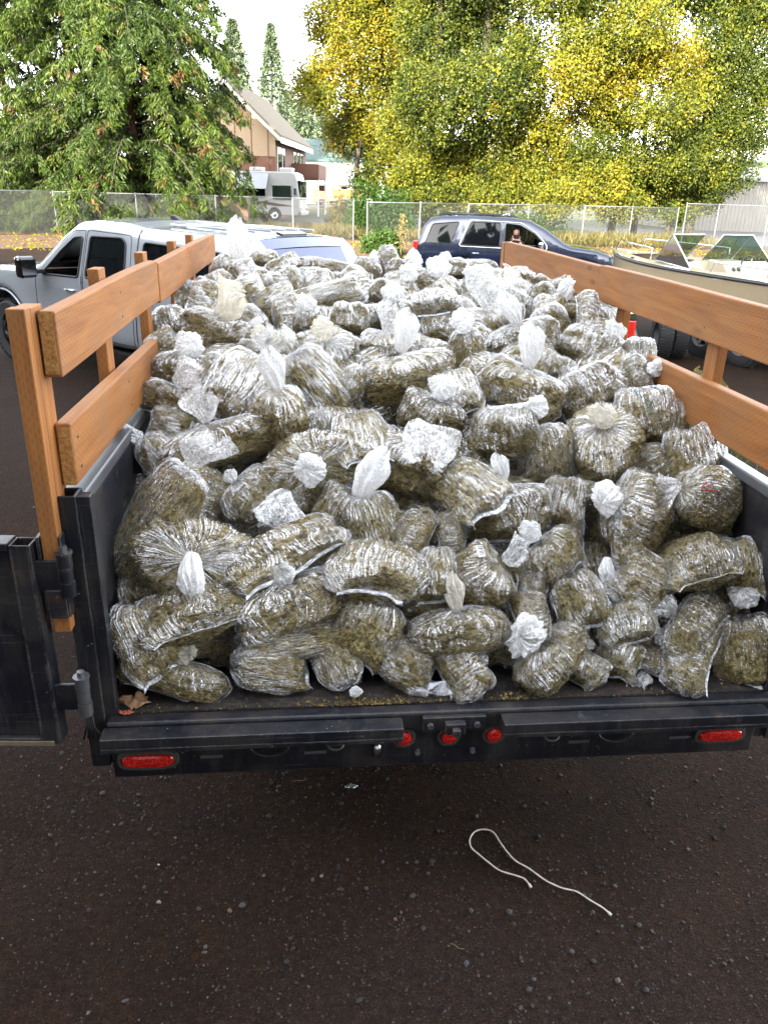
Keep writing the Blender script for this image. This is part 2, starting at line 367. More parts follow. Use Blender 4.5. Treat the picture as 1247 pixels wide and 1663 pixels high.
# rear sill, lips, light panel
tb('rear_sill', [(-1.04, 1.145, -.03, .018, DZ-.075, DZ-.004)], bevel=.008)
tb('rear_lip', [(-1.045, -.125, -.092, -.032, .735, .770), (-1.045, -.125, -.092, -.086, .718, .735)], bevel=.005)
tb('rear_lip', [(.195, 1.085, -.092, -.032, .735, .770), (.195, 1.085, -.092, -.086, .718, .735)], bevel=.005)
m = MB(); m.box(-1.04, 1.10, -.01, .012, .557, .705); pan = m.build('light_panel', M['steel'], TR, bevel=.006)
tb('latch_block', [(-.06, .145, -.05, -.032, .722, .775), (.01, .075, -.075, -.051, .725, .765), (.03, .055, -.095, -.076, .733, .756)], bevel=.003)
for (bx) in (-.035, .115):
    m = MB(); m.cyl((bx, -.05, .748), (bx, -.062, .748), .011, n=6); m.build('bolt', M['rail'], TR, bevel=.001)
def lamp(x, z, hw, hh, n=28):
    l = empty('rear_lamp', loc=(x, -.012, z)); l.parent = TR
    def ring(r0x, r0z, y0, r1x, r1z, y1):
        vs = []
        for i in range(n):
            a = 2*PI*i/n; e = lambda c, p: math.copysign(abs(c)**p, c)
            k = 1 if hw == hh else .62
            for (rx, rz, y) in ((r0x, r0z, y0), (r1x, r1z, y1)): vs.append((e(math.cos(a), k)*rx, y, e(math.sin(a), k)*rz))
        return vs, [(2*i, 2*((i+1) % n), 2*((i+1) % n)+1, 2*i+1) for i in range(n)]
    g = MB()
    for q in ((hw+.014, hh+.014, .0, hw+.012, hh+.012, -.008), (hw+.012, hh+.012, -.008, hw+.002, hh+.002, -.009), (hw+.002, hh+.002, -.009, hw, hh, -.001)): g.add(*ring(*q))
    g.build('grommet', pbr('grey_rubber', (.05, .048, .045), .7), l, True)
    g = MB(); rs = [(1, -.001), (.985, -.010), (.93, -.014), (.6, -.017), (.25, -.018)]
    for (a, ya), (b, yb) in zip(rs, rs[1:]): g.add(*ring(hw*a, hh*a, ya, hw*b, hh*b, yb))
    v, f = ring(hw*.25, hh*.25, -.018, hw*.01, hh*.01, -.018); g.add(v, f)
    g.build('lens', M['lens'], l, True)
lamp(-.927, .628, .082, .024); lamp(.972, .636, .078, .022)
for x in (-.113, .034, .184): lamp(x, .676 if x else .676, .026, .026, 20)
# small hardware on the light panel: D-rings, chain loop brackets, slots, keeper
for x, z in ((-.335, .672), (.375, .673)):
    m = MB(); m.tube([(x+.025*math.cos(a), -.030-.014*abs(math.sin(a)), z+.011*math.sin(a)) for a in [2*PI*k/16 for k in range(16)]], .0042, closed=True); m.build('tie_ring', M['rail'], TR, True)
for x in (-.545, .60):
    m = MB(); m.tube([(x+.06*math.cos(a), -.018-.01*abs(math.sin(a)), .665+.03*math.sin(a)) for a in [PI+PI*k/12 for k in range(13)]], .004); m.build('rope_hook', M['steel'], TR, True)
for x in (-.73, -.40, .48, .83): tb('weld_slot', (x-.035, x+.035, -.0145, -.0102, .623, .633), M['rail'], .001)
m = MB(); m.cyl((-.20, -.015, .61), (-.20, -.03, .665), .016, .011); m.build('safety_pin', M['chrome'], TR, True)
for x, z in ((-.066, .615), (.118, .613)):
    m = MB(); m.cyl((x, -.010, z), (x, -.022, z), .010, n=6); m.build('bolt', M['galv'], TR)
# stake posts
def stake(x0, x1, y, z0, z1, d=.09):
    cx, cy, cz = (x0+x1)/2, y+d/2, (z0+z1)/2
    m = MB(); m.box(z0-cz, z1-cz, -(x1-x0)/2, (x1-x0)/2, -d/2, d/2)          # built lying along local X so the grain runs its length
    o = m.build('stake_post', M['wood_post'], TR, bevel=.003)
    o.matrix_local = Matrix(((0, 1, 0, cx), (0, 0, 1, cy), (1, 0, 0, cz), (0, 0, 0, 1))); return o
stake(-1.140, -1.094, -.045, 1.12, 2.025, .042)
stake(-1.140, -1.094, -.001, 1.12, 2.022, .088)
tb('stake_pocket', [(-1.152, -1.143, -.05, .10, 1.17, 1.42), (-1.09, -1.087, -.05, -.01, 1.17, 1.42), (-1.142, -1.091, -.056, -.051, 1.17, 1.26)], bevel=.002)
for y in (.73, 1.50, 2.34, 3.02): stake(-1.140, -1.102, y, 1.0, 2.05)
for y in (.78, 1.73, 2.67, 3.57): stake(1.146, 1.184, y, 1.0, 1.985)
stake(-1.100, -1.056, 3.80, 1.0, 2.015, .09); stake(1.096, 1.140, L_-.02, 1.0, 1.998, .09)
def sboard(x0, x1, y0, y1, z0, z1, zr=0.0):
    cx, cy, cz = (x0+x1)/2, (y0+y1)/2, (z0+z1)/2; n = 24; m = MB()
    ln = y1-y0; V = []
    for i in range(n+1):
        X = -ln/2+ln*i/n; bow = .005*math.sin(PI*i/n*1.3+cz*9)
        for (a, b) in ((-1, -1), (1, -1), (1, 1), (-1, 1)): V.append((X, a*(x1-x0)/2+bow*.5, b*(z1-z0)/2+bow))
    F = [(0, 1, 2, 3), tuple(4*n+k for k in (3, 2, 1, 0))]+[(4*i+k, 4*i+4+k, 4*i+4+(k+1) % 4, 4*i+(k+1) % 4) for i in range(n) for k in range(4)]
    m.add(V, F); o = m.build('side_board', M['wood'], TR, bevel=.006)
    o.matrix_local = Matrix(((0, -1, 0, cx), (1, 0, 0, cy), (0, 0, 1, cz), (0, 0, 0, 1)))
    e = MB(); e.box((x0+.004)-cx, (x1-.004)-cx, -.0018, .0, (z0+.004)-cz, (z1-.004)-cz)
    q = MB(); q.box(-ln/2-.002, -ln/2+.0005, -(x1-x0)/2+.005, (x1-x0)/2-.005, -(z1-z0)/2+.005, (z1-z0)/2-.005); q.build('end_grain', M['endgrain'], o)
    return o
sboard(-1.092, -1.048, .026, 1.52, 1.846, 2.016); sboard(-1.092, -1.048, 1.523, 3.795, 1.844, 2.014)
sboard(-1.092, -1.048, .050, 3.79, 1.530, 1.706)
sboard(1.100, 1.144, 2.01, L_-.03, 1.823, 2.001); sboard(1.100, 1.144, .03, 2.007, 1.821, 1.999)
sboard(1.100, 1.144, .05, L_-.03, 1.488, 1.675)
# screws in the boards
for s, ylist in ((-1, (.1, .78, 1.55, 2.39, 3.06)), (1, (.1, .83, 1.78, 2.72, 3.62))):
    for yy in ylist:
        for z in ((1.575, 1.66, 1.89, 1.97) if s < 0 else (1.53, 1.63, 1.87, 1.955)):
            m = MB(); x = -1.0485 if s < 0 else 1.0995; m.cyl((x, yy, z), (x-s*.0015, yy, z), .0045, n=8); m.build('screw', M['rail'], TR)
# open tail door swung out to the left, hinged on the corner post
th = R(4)
dr = empty('tail_door', loc=(-1.16, -.04, 0), rotz=-th); dr.parent = TR
def dbx(name, a, mat=None, bevel=.004): m = MB(); [m.box(*k) for k in (a if isinstance(a, list) else [a])]; return m.build(name, mat or M['steel'], dr, bevel=bevel)
dbx('door_skin', (-1.02, -.06, -.012, .012, .765, 1.385))
f_ = dbx('door_frame', [(-.058, -.052, -.03, .03, .745, 1.405), (-.006, 0, -.03, .03, .745, 1.405), (-.052, -.006, -.03, -.024, .745, 1.405), (-.052, -.006, .024, .03, .745, 1.405), (-1.02, -.06, -.03, .03, 1.387, 1.41), (-1.02, -.06, -.028, .03, .74, .763)], None, .003)
dbx('rust_floor', (-.05, -.008, -.022, .022, 1.36, 1.37), pbr('rusty_tube_inside', (.15, .06, .03), .9, var=.5), 0)
dd = dbx('dirt_edge', (-1.0, -.02, -.034, -.0302, .742, .758), pbr('dried_dirt', (.16, .13, .085), .95, var=.5, vscale=30), .001)
for z in (1.305, .90):
    h = empty('hinge', loc=(0, 0, z)); h.parent = TR
    m = MB(); m.box(-1.162, -1.10, -.052, -.040, -.045, .045); m.build('hinge_plate', M['steel'], h, bevel=.003)
    m = MB()
    for a, b, r in ((-.065, -.022, .021), (-.020, .022, .019), (.024, .064, .021), (.064, .070, .024)): m.cyl((-1.085, -.045, a), (-1.085, -.045, b), r, n=20)
    m.build('hinge_barrel', M['rail'] if z < 1 else M['steel'], h, 'auto')
    m = MB(); m.cyl((-1.085, -.045, .070), (-1.085, -.045, .086), .012, n=6); m.build('hinge_nut', M['rail'], h)
# short frayed rope end hanging under the lower hinge
m = MB()
for k in range(5): m.tube([(-1.085+.004*k, -.05, .835), (-1.088+.006*k, -.055, .79), (-1.10+.014*k, -.055, .752)], .0035, 5)
m.build('frayed_strap', M['black'], TR, True)
# ---------------------------------------------------------------- bags of dried plant material
def mat_contents():
    t = NT('dried_buds'); o = t.coord(); v = t.n('TexVoronoi', Vector=o, Scale=15.0); v2 = t.n('TexVoronoi', Vector=o, Scale=42.0)
    oi = t.n('ObjectInfo'); cl = t.n('Attribute'); cl.attribute_name = 'bud'; n = t.noise(o, 45, 4, 0.7); big = t.noise(o, 2.2, 3)
    c = t.ramp(cl.outputs['Fac'], [(0.0, (0.09, 0.06, 0.022)), (0.3, (0.30, 0.225, 0.078)), (0.65, (0.52, 0.41, 0.15)), (0.88, (0.70, 0.57, 0.25)), (1.0, (0.74, 0.55, 0.27))])
    c = t.mix(t.math('MULTIPLY', t.ramp(n, [(0.35, 0.0), (0.7, 1.0)]), 0.45), c, (0.055, 0.038, 0.014))
    c = t.mix(t.math('MULTIPLY', big, 0.35), c, (0.10, 0.085, 0.022))
    val = t.n('HueSaturation', Color=c, Saturation=0.95); t.t.links.new(t.math('ADD', 0.98, t.math('MULTIPLY', oi.outputs['Random'], 0.45)), val.inputs['Value'])
    p = t.n('BsdfPrincipled', Base__Color=val.outputs[0], Roughness=0.85, Specular__IOR__Level=0.2)
    t.t.links.new(t.bump(t.math('ADD', t.math('MULTIPLY', v2.outputs['Distance'], -1.0), t.math('MULTIPLY', n, 0.6)), 0.9, 0.02), p.inputs['Normal'])
    return t.surf(p.outputs[0])
def mat_film(name='clear_film', base=0.02, sheet=0.58, white=0.06, rough=0.07, tint=(0.95, 0.96, 1.0), bumpd=0.016, knot=False):
    t = NT(name); a = t.n('Attribute'); a.attribute_name = 'flow'; o = t.coord(); oi = t.n('ObjectInfo')
    off = t.n('VectorMath', _operation='ADD'); t.t.links.new(a.outputs['Vector'], off.inputs[0]); cmb = t.n('CombineXYZ'); t.t.links.new(t.math('MULTIPLY', oi.outputs['Random'], 37.0), cmb.inputs[2]); t.t.links.new(cmb.outputs[0], off.inputs[1])
    o2 = t.n('VectorMath', _operation='ADD'); t.t.links.new(o, o2.inputs[0]); t.t.links.new(cmb.outputs[0], o2.inputs[1])
    n1 = t.noise(off.outputs[0], 1.0, 1.5, 0.5, 0.4); n2 = t.noise(o2.outputs[0], 4.6, 2.0, 0.5, 1.3); n3 = t.noise(o2.outputs[0], 1.25, 3, 0.6, 0.5); n4 = t.noise(off.outputs[0], 2.1, 1.0, 0.5, 0.3)
    def crease(n): return t.math('ABSOLUTE', t.math('SUBTRACT', n, 0.5))
    h = t.math('ADD', t.math('MULTIPLY', crease(n1), 2.4), t.math('ADD', t.math('MULTIPLY', crease(n2), 0.8), t.math('MULTIPLY', crease(n4), 0.9)))
    nb = t.bump(h, 1.0, bumpd)
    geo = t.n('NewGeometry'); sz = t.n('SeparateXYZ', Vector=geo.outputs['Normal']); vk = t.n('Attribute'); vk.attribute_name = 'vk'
    if knot:
        fac = t.math('ADD', t.math('MULTIPLY', t.ramp(vk.outputs['Fac'], [(0.0, 1.0), (0.35, 0.9), (1.0, 0.42)]), base), t.math('MULTIPLY', t.ramp(crease(n2), [(0.0, 1.0), (0.07, 0.0)]), sheet), True)
    else:
        # slack: film standing off the contents, plus sky sheen put on upward faces; elsewhere clear
        slack_sheen = t.math('ADD', t.math('ADD', n3, t.math('MULTIPLY', sz.outputs[2], 0.13)), t.math('MULTIPLY', t.ramp(vk.outputs['Fac'], [(0.0, 1.0), (0.42, 0.0)]), 0.16))
        patch = t.ramp(slack_sheen, [(0.47, 0.0), (0.56, 0.75), (0.66, 1.0)])
        lines = t.math('MULTIPLY', t.ramp(crease(n1), [(0.022, 0.0), (0.060, 1.0)]), t.math('MULTIPLY', t.ramp(crease(n4), [(0.012, 0.1), (0.045, 1.0)]), t.ramp(crease(n2), [(0.01, 0.3), (0.045, 1.0)])))
        thin = t.math('MULTIPLY', t.ramp(crease(n2), [(0.0, 1.0), (0.012, 0.0)]), 0.12)
        lw = t.n('LayerWeight', Blend=0.35, Normal=nb); edge = t.math('MULTIPLY', t.math('POWER', lw.outputs['Facing'], 3.0), 0.22)
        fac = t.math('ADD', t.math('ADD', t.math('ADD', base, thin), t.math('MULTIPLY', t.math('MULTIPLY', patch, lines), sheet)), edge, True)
    g = t.n('BsdfGlossy', Roughness=rough, Normal=nb); g.inputs['Color'].default_value = (*tint, 1)
    d = t.n('BsdfTranslucent'); d.inputs['Color'].default_value = (.98, .985, .99, 1); t.t.links.new(nb, d.inputs['Normal'])
    df = t.n('BsdfDiffuse'); df.inputs['Color'].default_value = (.97, .975, .98, 1); t.t.links.new(nb, df.inputs['Normal'])
    dd = t.n('MixShader', Fac=0.25); t.t.links.new(df.outputs[0], dd.inputs[1]); t.t.links.new(d.outputs[0], dd.inputs[2])
    gm = t.n('MixShader', Fac=white); t.t.links.new(g.outputs[0], gm.inputs[1]); t.t.links.new(dd.outputs[0], gm.inputs[2])
    tr = t.n('BsdfTransparent'); tr.inputs['Color'].default_value = (.985, .988, .99, 1)
    mx = t.n('MixShader'); t.t.links.new(fac, mx.inputs[0]); t.t.links.new(tr.outputs[0], mx.inputs[1]); t.t.links.new(gm.outputs[0], mx.inputs[2])
    return t.surf(mx.outputs[0])
M['contents'] = mat_contents()
M['film'] = mat_film()
M['seal'] = mat_film('sealed_film_strip', 0.5, 0.4, white=0.55, rough=0.25, tint=(.85, .89, .97), knot=True)
M['tuft'] = mat_film('bunched_film', 0.30, 0.6, white=0.70, rough=0.25, tint=(1, 1, 1), bumpd=.008, knot=True)
M['knotm'] = mat_film('knotted_film', 0.88, 0.35, white=0.90, rough=0.3, tint=(1, 1, .98), bumpd=.005, knot=True)
def kcream():
    m = mat_film('cream_knotted_film', 0.8, 0.2, white=0.92, rough=0.3, tint=(1, .97, .9), bumpd=.012, knot=True)
    for n in m.node_tree.nodes:
        if n.type in ('BSDF_DIFFUSE', 'BSDF_TRANSLUCENT'): n.inputs['Color'].default_value = (.95, .91, .80, 1)
    return m
M['cream'] = kcream(); M['loose'] = mat_film('loose_film', 0.16, 0.45, white=0.35, rough=0.15, knot=True)

def bag_shape(U, V, seed, g):
    """unit bag: knot at +y, flat seam at -y along x, thickness z"""
    k1, k2, lob = g['fat'], g['noise'], g['lobe']
    th = U*2*PI; t2 = np.clip((V-.5)*2, 0, 1); t1 = np.clip(V*2, 0, 1)
    nk = .05
    a = nk+(1-nk)*np.sin(PI/2*t1)**g['sh']
    ax = np.where(V < .5, a, 1-g['tap']*t2**2.4); az = np.where(V < .5, a, np.maximum(np.cos(PI/2*t2), 0)**.55)
    y = np.where(V < .5, np.cos(PI/2*t1)**1.05*.92+.0, -np.sin(PI/2*t2))
    c, s = np.cos(th), np.sin(th)
    e = 1.0
    x = ax*np.sign(c)*np.abs(c)**e; z = az*np.sign(s)*np.abs(s)**e
    y = y+lob*(1-np.abs(x))*-.18*np.exp(-((V-.12)/.25)**2)-.16*np.abs(c)**6*t2**3
    P = np.stack([x, y, z], -1)
    return P, th, t1, t2
def make_bag(seed):
    g = random.Random(seed); par = dict(fat=1, noise=1, lobe=g.uniform(.6, 2.6), sh=g.uniform(.6, 1.0), tap=g.choice((.18, .3, .42, .5)))
    # contents
    nu, nv = 250, 128
    u, v = np.meshgrid(np.arange(nu)/nu, np.linspace(.13, 1, nv), indexing='xy')
    vv = v
    P, th, t1, t2 = bag_shape(u, vv, seed, par)
    S = P.copy(); sh = P.reshape(-1, 3)
    low = np.stack([vnoise(sh*1.6, seed+i) for i in range(3)], -1).reshape(P.shape)*.10
    low2 = np.stack([vnoise(sh*3.6, seed+7+i) for i in range(3)], -1).reshape(P.shape)*.05
    base = P+low+low2
    C = base*np.array([.965, .955, .95]); C[0] = C[0].mean(0)+(C[0]-C[0].mean(0))*.02; C[..., 1] = np.where(v < .3, C[..., 1]*(.80+.2*v/.3), C[..., 1])
    # lumps: nearest bud centre
    fl = C.reshape(-1, 3); n = len(fl)
    cen = fl[rng.integers(0, n, 3200)]+rng.normal(0, .008, (3200, 3)); kd = kdtree.KDTree(len(cen))
    for i, q in enumerate(cen): kd.insert(q, i)
    kd.balance(); ff = [kd.find(q)[1:] for q in fl]; dist = np.array([q[1] for q in ff]); bud = rng.random(3200)[np.array([q[0] for q in ff])]
    nrm = fl/np.linalg.norm(fl*np.array([1, 1, 1.0]), axis=1, keepdims=True)
    disp = .058*np.sqrt(np.clip(1-(dist/.047)**2, 0, 1))-.050
    fl = fl+nrm*disp[:, None]; C = fl.reshape(C.shape)
    def grid(nu, nv):
        i = np.arange(nu)[None]; j = np.arange(nv-1)[:, None]
        return np.stack([j*nu+i+0*j, j*nu+(i+1) % nu, (j+1)*nu+(i+1) % nu, (j+1)*nu+i+0*j], -1).reshape(-1, 4)
    cm = npmesh('contents', C.reshape(-1, 3), grid(nu, nv)[:, ::-1]); cm.materials.append(M['contents'])
    at = cm.attributes.new('bud', 'FLOAT', 'POINT'); at.data.foreach_set('value', bud.astype(np.float32))
    # film
    nu, nv = 208, 72
    u, v = np.meshgrid(np.arange(nu)/nu, np.linspace(0, 1, nv)**1.15, indexing='xy')
    P, th, t1, t2 = bag_shape(u, v, seed, par); sh = P.reshape(-1, 3)
    low = np.stack([vnoise(sh*1.6, seed+i) for i in range(3)], -1).reshape(P.shape)*.10
    low2 = np.stack([vnoise(sh*3.6, seed+7+i) for i in range(3)], -1).reshape(P.shape)*.05
    wk = np.clip(v/.14, 0, 1)[..., None]; P = P+(low+low2)*(.25+.75*wk)
    k = g.randint(13, 19); ph = vnoise(np.stack([np.cos(th)*2, np.sin(th)*2, v*1.5], -1).reshape(-1, 3), seed+3).reshape(v.shape)*2.6
    pl = (1-2*np.abs(np.sin((th*k/2)+ph)))+.5*(1-2*np.abs(np.sin((th*(k*.5+2.0).__floor__() if False else th*(k+5)/1.0*.5*2)+ph*1.7)))
    amp = .15*np.exp(-v/.20)+.010
    cr = ridged(np.stack([np.cos(th)*3.2, np.sin(th)*3.2, v*3.0], -1).reshape(-1, 3), seed+5, 3).reshape(v.shape)
    cr2 = ridged(sh*4.6, seed+11, 3).reshape(v.shape)
    rr = 1+amp*pl+.016*cr*np.clip(v/.2, 0, 1)+.010*cr2*(1-.5*t2)
    P[..., 0] *= rr; P[..., 2] *= rr; P[..., 1] += .015*cr2*np.clip(v/.2, 0, 1)+.012*pl*np.exp(-v/.25)
    flow = np.stack([np.cos(th)*12.5, np.sin(th)*12.5, v*2.4+.6*vnoise(sh*2, seed+2).reshape(v.shape)], -1)
    me = npmesh('plastic_film', P.reshape(-1, 3), grid(nu, nv)[:, ::-1]); me.materials.append(M['film'])
    at = me.attributes.new('vk', 'FLOAT', 'POINT'); at.data.foreach_set('value', v.astype(np.float32).ravel())
    at = me.attributes.new('flow', 'FLOAT_VECTOR', 'POINT'); at.data.foreach_set('vector', flow.astype(np.float32).ravel())
    # sealed strip along the seam
    n = 60; xs = np.linspace(-1, 1, n); SV = []; row = P[-1]
    xr = row[:, 0]; order = np.argsort(xr)
    yb = np.interp(xs*.97*np.abs(xr).max(), xr[order], row[order, 1]); zb = np.interp(xs*.97*np.abs(xr).max(), xr[order], row[order, 2]); X = xs*.99*np.abs(xr).max()
    fold = g.choice((-1, 1)); wv = .05*vnoise(np.stack([xs*4, xs*0, xs*0+seed], -1), 1)
    for i in range(n):
        for q in range(4): SV.append((X[i]*(1+.02*q), yb[i]+.02-.085*q*(1-.22*q), zb[i]+fold*(.035*q)+wv[i]*q*.3))
    SF = np.array([(4*i+q, 4*i+4+q, 4*i+5+q, 4*i+1+q) for i in range(n-1) for q in range(3)])
    sm = npmesh('sealed_strip', np.array(SV), SF); sm.materials.append(M['seal'])
    return cm, me, sm
def make_tuft(kind, seed):
    """the gathered film beyond the tie: pleated, ragged, opening out and thinning towards its rim"""
    g = random.Random(seed); nu, nv = 170, 56
    u, v = np.meshgrid(np.arange(nu)/nu, np.linspace(0, 1, nv), indexing='xy'); th = u*2*PI
    w1, w2 = g.uniform(0, 6), g.uniform(0, 6); k = {'b': 13, 't': 9, 'f': 12}[kind]
    env = np.sin(PI*np.clip(v*1.02, 0, 1))
    if kind == 'b': r = .46*np.sin(PI*np.clip(v, 0, 1))**.75+.03*(1-v); y = .40-.42*np.cos(PI*v)
    elif kind == 't': r = (.12+.27*v**.6)*(1-.75*v**5); y = 1.15*v-.1
    else: r = .10+.42*np.sin(PI/2*np.clip(v*1.2, 0, 1))**.9*(1-.62*(np.clip(v-.6, 0, 1)/.4)**1.6); y = v*1.05-.08
    cs = np.stack([np.cos(th), np.sin(th), v], -1).reshape(-1, 3)
    warp = vnoise(cs*np.array([1.3, 1.3, 1.2]), seed+2).reshape(v.shape); cr = ridged(cs*np.array([2.2, 2.2, 2.6]), seed, 4).reshape(v.shape)
    pleat = 1-2*np.abs(np.sin(th*k/2+w1+2.4*warp)); pl2 = 1-2*np.abs(np.sin(th*(k-4)/1.0*.5*2+w2+3*warp))
    cb = ridged(cs*np.array([2.4, 2.4, 3.4]), seed+20, 4).reshape(v.shape)
    r = r*(1+.06*pleat+.42*warp+.30*cb+.10*cr) if kind == 'b' else r*(1+(.10+.20*v)*pleat+.10*pl2*v+.40*warp*v+.22*cr)
    flat = {'b': .85, 't': .7, 'f': .6}[kind]
    x = r*np.cos(th+(.9*v if kind == 't' else .2*v)); z = r*np.sin(th+(.9*v if kind == 't' else .2*v))*flat
    rim = vnoise(np.stack([np.cos(th)*2.6, np.sin(th)*2.6, th*0], -1).reshape(-1, 3), seed+8).reshape(v.shape)
    y = y+(.16*cb*env+.12*warp if kind == 'b' else v*v*.34*rim+.10*cr*env+.05*pleat*v)
    if kind == 'f': x = x+.22*np.sin(y*5+seed)*v; z = z+.20*np.sin(y*4.3+seed*1.7+x*3)*v
    x = x+g.uniform(-.4, .4)*y*y*.6; z = z+g.uniform(-.25, .25)*y*y
    P = np.stack([x, y, z], -1).reshape(-1, 3)
    i = np.arange(nu)[None]; j = np.arange(nv-1)[:, None]
    F = np.stack([j*nu+i+0*j, j*nu+(i+1) % nu, (j+1)*nu+(i+1) % nu, (j+1)*nu+i+0*j], -1).reshape(-1, 4)
    me = npmesh('tied_neck', P, F[:, ::-1]); me.materials.append(M['tuft'] if kind == 'f' else M['knotm'])
    at = me.attributes.new('flow', 'FLOAT_VECTOR', 'POINT'); at.data.foreach_set('vector', np.stack([np.cos(th)*2.4, np.sin(th)*2.4, v*2], -1).astype(np.float32).ravel())
    at = me.attributes.new('vk', 'FLOAT', 'POINT'); at.data.foreach_set('value', v.astype(np.float32).ravel())
    return me
NV = 10
BAGS = [make_bag(100+i) for i in range(NV)]
TUFT = {k: [make_tuft(k, 50+i+ord(k)) for i in range(4)] for k in 'btf'}

PROF_Y = [-.06, 0.04, 0.09, 0.15, 0.29, 0.55, 0.9, 1.4, 2.1, 3.0, 3.9]
PROF_Z = [0.60, 0.75, 0.82, 1.0, 1.15, 1.33, 1.52, 1.68, 1.80, 1.90, 1.94]
def heap_point(px, py, fwd=0.0):
    d = ray(px, py); lo, hi = 1.5, 8.0
    def f(t): p = CAM+d*t; return p.z-interp(p.y, PROF_Y, PROF_Z)
    prev = 1.0
    for k in range(400):
        t = 1.9+k*0.02
        if f(t) <= 0: break
        prev = t
    return CAM+d*(t-fwd)
BG = 'clear plastic bags of dried plant buds heaped in the trailer'
cnt = [0]
def bag(cx, cy, L, S, ang, tilt, fwd, kind, ks, kang, label, cream=False, variant=None, thick=None, lay=26):
    i = cnt[0]; cnt[0] += 1
    cm, fm, sm = BAGS[(i*7+3) % NV if variant is None else variant]
    c = heap_point(cx, cy, fwd); dep = depth(c); mpp = dep/FPX
    L *= mpp*1.06; S *= mpp*1.06
    ev = (CAM-c).normalized(); er = c_r-ev*c_r.dot(ev); er.normalize(); eu = ev.cross(er)
    ph = R(lay); er0, eu0, ev0 = er, eu, ev; eu = eu0*math.cos(ph)-ev0*math.sin(ph); ev = ev0*math.cos(ph)+eu0*math.sin(ph)
    a_, t_ = R(ang), R(tilt)
    ip = er*math.cos(a_)+eu*math.sin(a_); ax = ip*math.cos(t_)+ev*math.sin(t_); sd = ev.cross(ip).normalized(); nn = sd.cross(ax)*-1
    nn = sd.cross(ax)
    T = (thick or .42)*min(L, S)+.0; T = max(T, .05)
    c2, s2 = math.cos(t_)**2, math.sin(t_)**2; det = c2*c2-s2*s2
    if abs(det) > .3:
        A = (c2*L*L/4-s2*T*T)/det; B = (c2*T*T-s2*L*L/4)/det
        A = max(A, (T*.6)**2); B = max(B, (T*.6)**2)
    else: A = B = L*L/4*.8
    Y, Z, X = math.sqrt(A), math.sqrt(B), S/2
    fl = -1 if i % 2 else 1
    ctr = c-ev0*T*.5
    if abs(ctr.x) > 1.03-X*.55: pass
    lim = 1.035 if ctr.x < 0 else 1.145; ext = abs(sd.x)*X+abs(ax.x)*Y*.9+abs(nn.x)*Z
    ext = min(ext, math.sqrt((sd.x*X)**2+(ax.x*Y)**2+(nn.x*Z)**2))
    if ctr.z < 1.55:
        if ctr.x-ext*.82 < -lim: ctr.x = -lim+ext*.82
        if ctr.x+ext*.82 > lim: ctr.x = lim-ext*.82
    ez = math.sqrt((sd.z*X)**2+(ax.z*Y)**2+(nn.z*Z)**2)
    if ctr.z-ez < DZ+.005: ctr.z = DZ+.005+ez*.93
    root = bpy.data.objects.new('plastic_bag', None); COL.objects.link(root); root.location = ctr; root.empty_display_size = .1
    tag(root, label, 'bag', BG)
    Mx = Matrix(((sd.x*X*fl, ax.x*Y, nn.x*Z, 0), (sd.y*X*fl, ax.y*Y, nn.y*Z, 0), (sd.z*X*fl, ax.z*Y, nn.z*Z, 0), (0, 0, 0, 1)))
    for nm, me in (('contents', cm), ('plastic_film', fm), ('sealed_strip', sm)):
        o = bpy.data.objects.new(nm, me); COL.objects.link(o); o.parent = root; o.matrix_local = Mx
    if kind:
        me = TUFT[kind][i % 4]; ks *= mpp*(.74 if kind == 'f' else .86); ka = R(kang if kang is not None else ang)
        kd_ = (er0*math.cos(ka)+eu0*math.sin(ka))*(.95 if kind != 'b' else .3)+ev0*(.35 if kind != 'b' else .8)
        kd_.normalize(); kx = kd_.cross(ev0)
        kx = kx.normalized() if kx.length > .05 else er; kz = kx.cross(kd_)
        pos = ax*Y*.93-kd_*ks*.12
        o = bpy.data.objects.new('tied_neck', me); COL.objects.link(o); o.parent = root
        o.matrix_local = Matrix(((kx.x*ks, kd_.x*ks, kz.x*ks, pos.x), (kx.y*ks, kd_.y*ks, kz.y*ks, pos.y), (kx.z*ks, kd_.z*ks, kz.z*ks, pos.z), (0, 0, 0, 1)))
        if cream:
            o.material_slots[0].link = 'OBJECT'; o.material_slots[0].material = M['cream']
            o['label'] = 'cream coloured tied neck'
    return root
bag_list = []
def B(*a, **k): bag_list.append((a, k))
#  cx  cy   L    S   ang tilt fwd kind ks kang label
B(280,1104, 78,178,  70, 38, .02,'b', 46,  0, 'deck bag in the left rear corner with a pinkish cream knot on top', cream=True)
B(430,1099, 128, 84, 180, 5, .02,'',  0,None, 'smooth knotless pillow bag on the deck, next after the one with the pinkish knot')
B(335,1040, 110, 50, 10, 0,-.06,'',  0,None, 'dim small bag squeezed above the pinkish knot')
B(232,1020, 150,108, 115, 10, .05,'',  0,None, 'dark upright bag against the left wall just above the corner leaf')
B(310, 992, 110,190, 110,-30, .06,'', 0,None, 'flat bag with a white folded corner strip under the long hanging white knot', variant=2)
B(215, 945, 90, 70, 90, 0,-.04,'', 0,None, 'narrow dark bag showing between the left wall and the star pleated bag')
B(316, 908, 135,215, 260, 62, .07,'t', 66,262, 'big star pleated bag low on the left, a long white knot hanging down')
B(218, 845, 178,106, 55, 35, .13,'f', 86, 70, 'tall bag leaning on the left wall with a large loose crumpled neck')
B(315, 812, 100,130, 170, 30,-.01,'b', 42,160, 'rounded bag right of the loose crumpled neck, its small white knot on the left')
B(345, 715, 95,185,  110, 40, .05,'f', 72, 95, 'wide bag pinched in the middle by a tall translucent neck near the left board')
B(222, 690, 75, 60, 160, 0,-.02,'', 0,None, 'corner of a dark bag poking out against the lower left side board')
